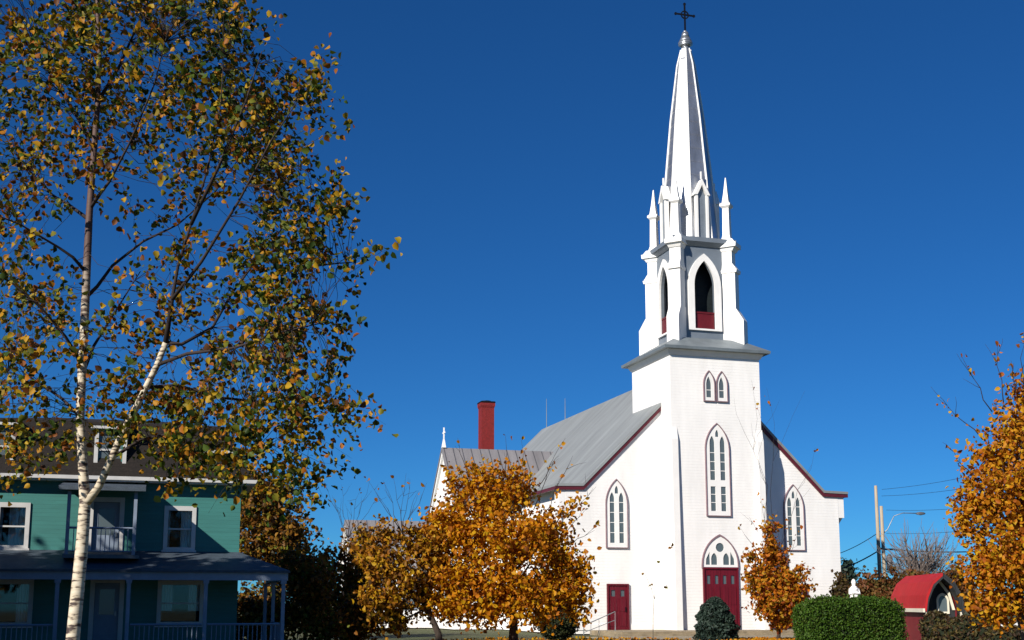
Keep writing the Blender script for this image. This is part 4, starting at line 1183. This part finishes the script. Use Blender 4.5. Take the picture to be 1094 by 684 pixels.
q = MB(); q.box(-0.62, -0.563, L0 + 0.7, L1 - 0.1, 0.05, 1.36).box(0.563, 0.62, L0 + 0.7, L1 - 0.1, 0.05, 1.36).box(-0.56, 0.56, L1 - 0.2, L1 - 0.1, 0.05, 2.0); q.build('wall', M['red_wall'], shed)
q = MB(); q.box(-0.80, -0.722, L0 - 0.02, L1, 1.28, 1.42); q.build('fascia', M['cream'], shed)
q = MB(); q.plate([[(0.56, 1.36), (0.40, 2.0), (0.0, 2.57), (-0.40, 2.0), (-0.56, 1.36), (-0.46, 1.36), (-0.32, 1.95), (0.0, 2.42), (0.32, 1.95), (0.46, 1.36)]], L0 + 0.68, L0 + 0.745); q.build('rake_trim', M['cream'], shed)
wf = MB().plate([lancet(0.12, 0.46, 1.22, 1.7, 2.0), lancet(0.12, 0.32, 1.3, 1.7, 1.9)], L0 + 0.69, L0 + 0.748).build('window', M['cream'], shed)
MB().plate([lancet(0.12, 0.32, 1.3, 1.7, 1.9)], L0 + 0.72, L0 + 0.74).build('pane', M['glass'], wf)
for x in (-0.66, 0.62):
    MB().frustum((x, L0 + 0.1), 0.04, 0.04, -0.05, 1.29).build('post', M['cream'], shed)

# white statue on a pedestal behind the hedge
st = empty('statue', gp(913, 58), 'small white robed statue on a pedestal behind the clipped hedge', 'statue')
MB().lathe((0, 0), [(0.36, -0.1), (0.36, 0.12), (0.28, 0.18), (0.26, 1.30), (0.33, 1.36), (0.33, 1.46)], 4).build('pedestal', M['white'], st)
q = MB(); q.lathe((0, 0), [(0.25, 1.461), (0.22, 1.75), (0.18, 2.0), (0.20, 2.2), (0.19, 2.33), (0.11, 2.41), (0.07, 2.45), (0.10, 2.53), (0.11, 2.62), (0.07, 2.71), (0.02, 2.75)], 12)
q.tube([(-0.19, 0, 2.28), (-0.24, -0.06, 2.05), (-0.02, -0.22, 2.12)], [0.06, 0.055, 0.04], 7).tube([(0.19, 0, 2.28), (0.24, -0.06, 2.05), (0.02, -0.22, 2.12)], [0.06, 0.055, 0.04], 7)
q.build('figure', M['white'], st, True)

# white bench under the golden maple
bn = empty('bench', gp(1078, 41), 'white slatted bench half hidden under the golden maple', 'bench', R(10))
MB().box(-0.75, 0.75, 0, 0.40, 0.42, 0.46).build('seat', M['white'], bn)
q = MB(); q.box(-0.75, 0.75, 0.42, 0.46, 0.55, 0.72).box(-0.75, 0.75, 0.42, 0.46, 0.76, 0.98); q.build('backrest', M['white'], bn)
for x in (-0.68, 0.68):
    MB().box(x - 0.03, x + 0.03, 0.02, 0.08, -0.05, 0.42).build('leg', M['white'], bn)
    MB().box(x - 0.03, x + 0.03, 0.462, 0.52, -0.05, 0.99).build('leg', M['white'], bn)

# ------------------------------------------------------------------ utility poles, lamp, wires
PY = 82.6
pb = gp(941.5, PY)
ptop = px(941, 519, PY).z
up = empty('utility_pole', pb, 'tall weathered wooden utility pole with a street lamp arm right of the church', 'utility pole')
MB().tube([(0, 0, -0.3), (0, 0, ptop * 0.5), (0, 0, ptop)], [0.15, 0.125, 0.10], 10).build('post', M['pole'], up, True)
q = MB(); q.tube([(0.1, 0, px(0, 586, PY).z), (0.5, 0, px(0, 587, PY).z), (1.05, 0, px(0, 587, PY).z)], 0.06, 6); q.build('bracket', M['iron'], up)
a0 = rel(pb, 948, 566, PY); a1 = rel(pb, 985, 549, PY)
q = MB(); q.tube([(0.08, 0, a0.z - 0.5), (a0.x, 0, a0.z), (a0.x + 0.5, 0, a1.z - 0.15), (a0.x + 1.1, 0, a1.z + 0.05), (a1.x - 0.3, 0, a1.z + 0.03)], 0.03, 6)
la = q.build('lamp_arm', M['galv'], up, True)
q = MB(); q.lathe((0, 0), [(0.02, -0.05), (0.11, 0.0), (0.14, 0.06), (0.10, 0.14), (0.03, 0.17)], 10)
lh = q.build('lamp_head', M['grey_box'], la, True); lh.scale = (2.4, 1, 1); lh.location = (a1.x - 0.1, 0, a1.z - 0.05)
p2 = gp(946.5, PY - 0.15)
p2top = px(946, 541, PY).z
up2 = empty('utility_pole', p2, 'shorter wooden pole with a grey transformer set close behind the tall one', 'utility pole')
MB().tube([(0, 0, -0.3), (0, 0, p2top * 0.5), (0, 0, p2top)], [0.14, 0.12, 0.10], 10).build('post', M['pole'], up2, True)
MB().lathe((0.36, -0.05), [(0.12, px(0, 611, PY).z), (0.2, px(0, 609, PY).z), (0.2, px(0, 597, PY).z), (0.15, px(0, 594, PY).z), (0.05, px(0, 592, PY).z)], 10).build('transformer', M['grey_box'], up2, True)
def wire(a, bpt, label, r=0.022, sag=0.25, name='overhead_wire', n=12):
    a, bpt = Vector(a), Vector(bpt)
    P = [a.lerp(bpt, i / n) - Vector((0, 0, sag * 4 * (i / n) * (1 - i / n))) for i in range(n + 1)]
    o = MB().tube([p - a for p in P], r, 5).build(name, M['cable'], None, True)
    o.location = a
    tag(o, label, 'wire', 'overhead wires at the utility poles')
PX_ = lambda x, y, Y: px(x, y, Y)
wire(PX_(940, 568, PY), PX_(880, 596, 92), 'upper thin wire from the tall pole towards the church', 0.025)
wire(PX_(941, 587, PY), PX_(880, 612, 92), 'lower thick cable from the tall pole towards the church', 0.045)
wire(PX_(948, 587, PY), PX_(1110, 584, 70), 'thick cable from the poles to the right at lamp bracket height', 0.04)
wire(PX_(942, 523, PY), PX_(1110, 490, 66), 'highest wire leaving the pole top to the right', 0.012)
wire(PX_(942, 530, PY), PX_(1110, 506, 66), 'second highest wire to the right just below the topmost', 0.012)
wire(PX_(947, 545, PY), PX_(1110, 532, 66), 'middle wire to the right just above the street lamp', 0.012)
wire(PX_(947, 570, PY), PX_(1110, 556, 66), 'wire to the right just below the street lamp', 0.012)

# ------------------------------------------------------------------ unseen trees added beyond the left edge to shade the house
for (x, y, h, rr, lab) in ((-16.4, 26.6, 12.2, 2.9, 'tall dense maple added beyond the left edge for shade, nearest to the porch end'),
                           (-20.2, 26.4, 11.9, 3.1, 'tall dense maple added beyond the left edge for shade, middle one of three'),
                           (-24.6, 25.0, 12.0, 3.2, 'tall dense maple added beyond the left edge for shade, farthest from the porch end')):
    make_tree('shade_tree', lab, 'tree', (x, y, 0), (0, 0, h * 0.7), 0.25,
        [((0, 0, h * 0.78), (rr * 0.7, rr * 0.7, h * 0.2), 2), ((0, 0, h * 0.5), (rr, rr, h * 0.22), 3), ((rr * 0.5, -rr * 0.3, h * 0.35), (rr * 0.8, rr * 0.8, h * 0.22), 2), ((-rr * 0.5, rr * 0.3, h * 0.35), (rr * 0.8, rr * 0.8, h * 0.22), 2), ((0, 0, h * 0.2), (rr * .8, rr * .8, h * 0.14), 2)],
        'leaf_brown', 0.36, 6500, spread=0.6, group='shade trees left of the view')

# ------------------------------------------------------------------ fallen leaves on the grass under the trees
fl = []
for cx_, cy_, rr, n in ((-0.3, 45, 4.5, 2600), (-3.5, 44, 3.5, 1500), (12.6, 30, 4, 1500), (11.9, 55, 2.6, 900), (-5, 16, 5, 1200), (-7, 49, 4, 900), (3, 52, 7, 1200)):
    for _ in range(n):
        a, q = RNG.random() * 2 * math.pi, RNG.random() ** 0.7
        fl.append((cx_ + rr * q * math.cos(a), cy_ + rr * q * math.sin(a), 0.015 + 0.02 * RNG.random()))
fo = leaf_mesh('fallen_leaves', fl, 0.12, M['leaf_orange'], None, 0.9, 0.0, 0.4, normals=np.tile(np.array([[0.0, 0.0, 1.0]]), (len(fl), 1)))
tag(fo, kind='stuff')
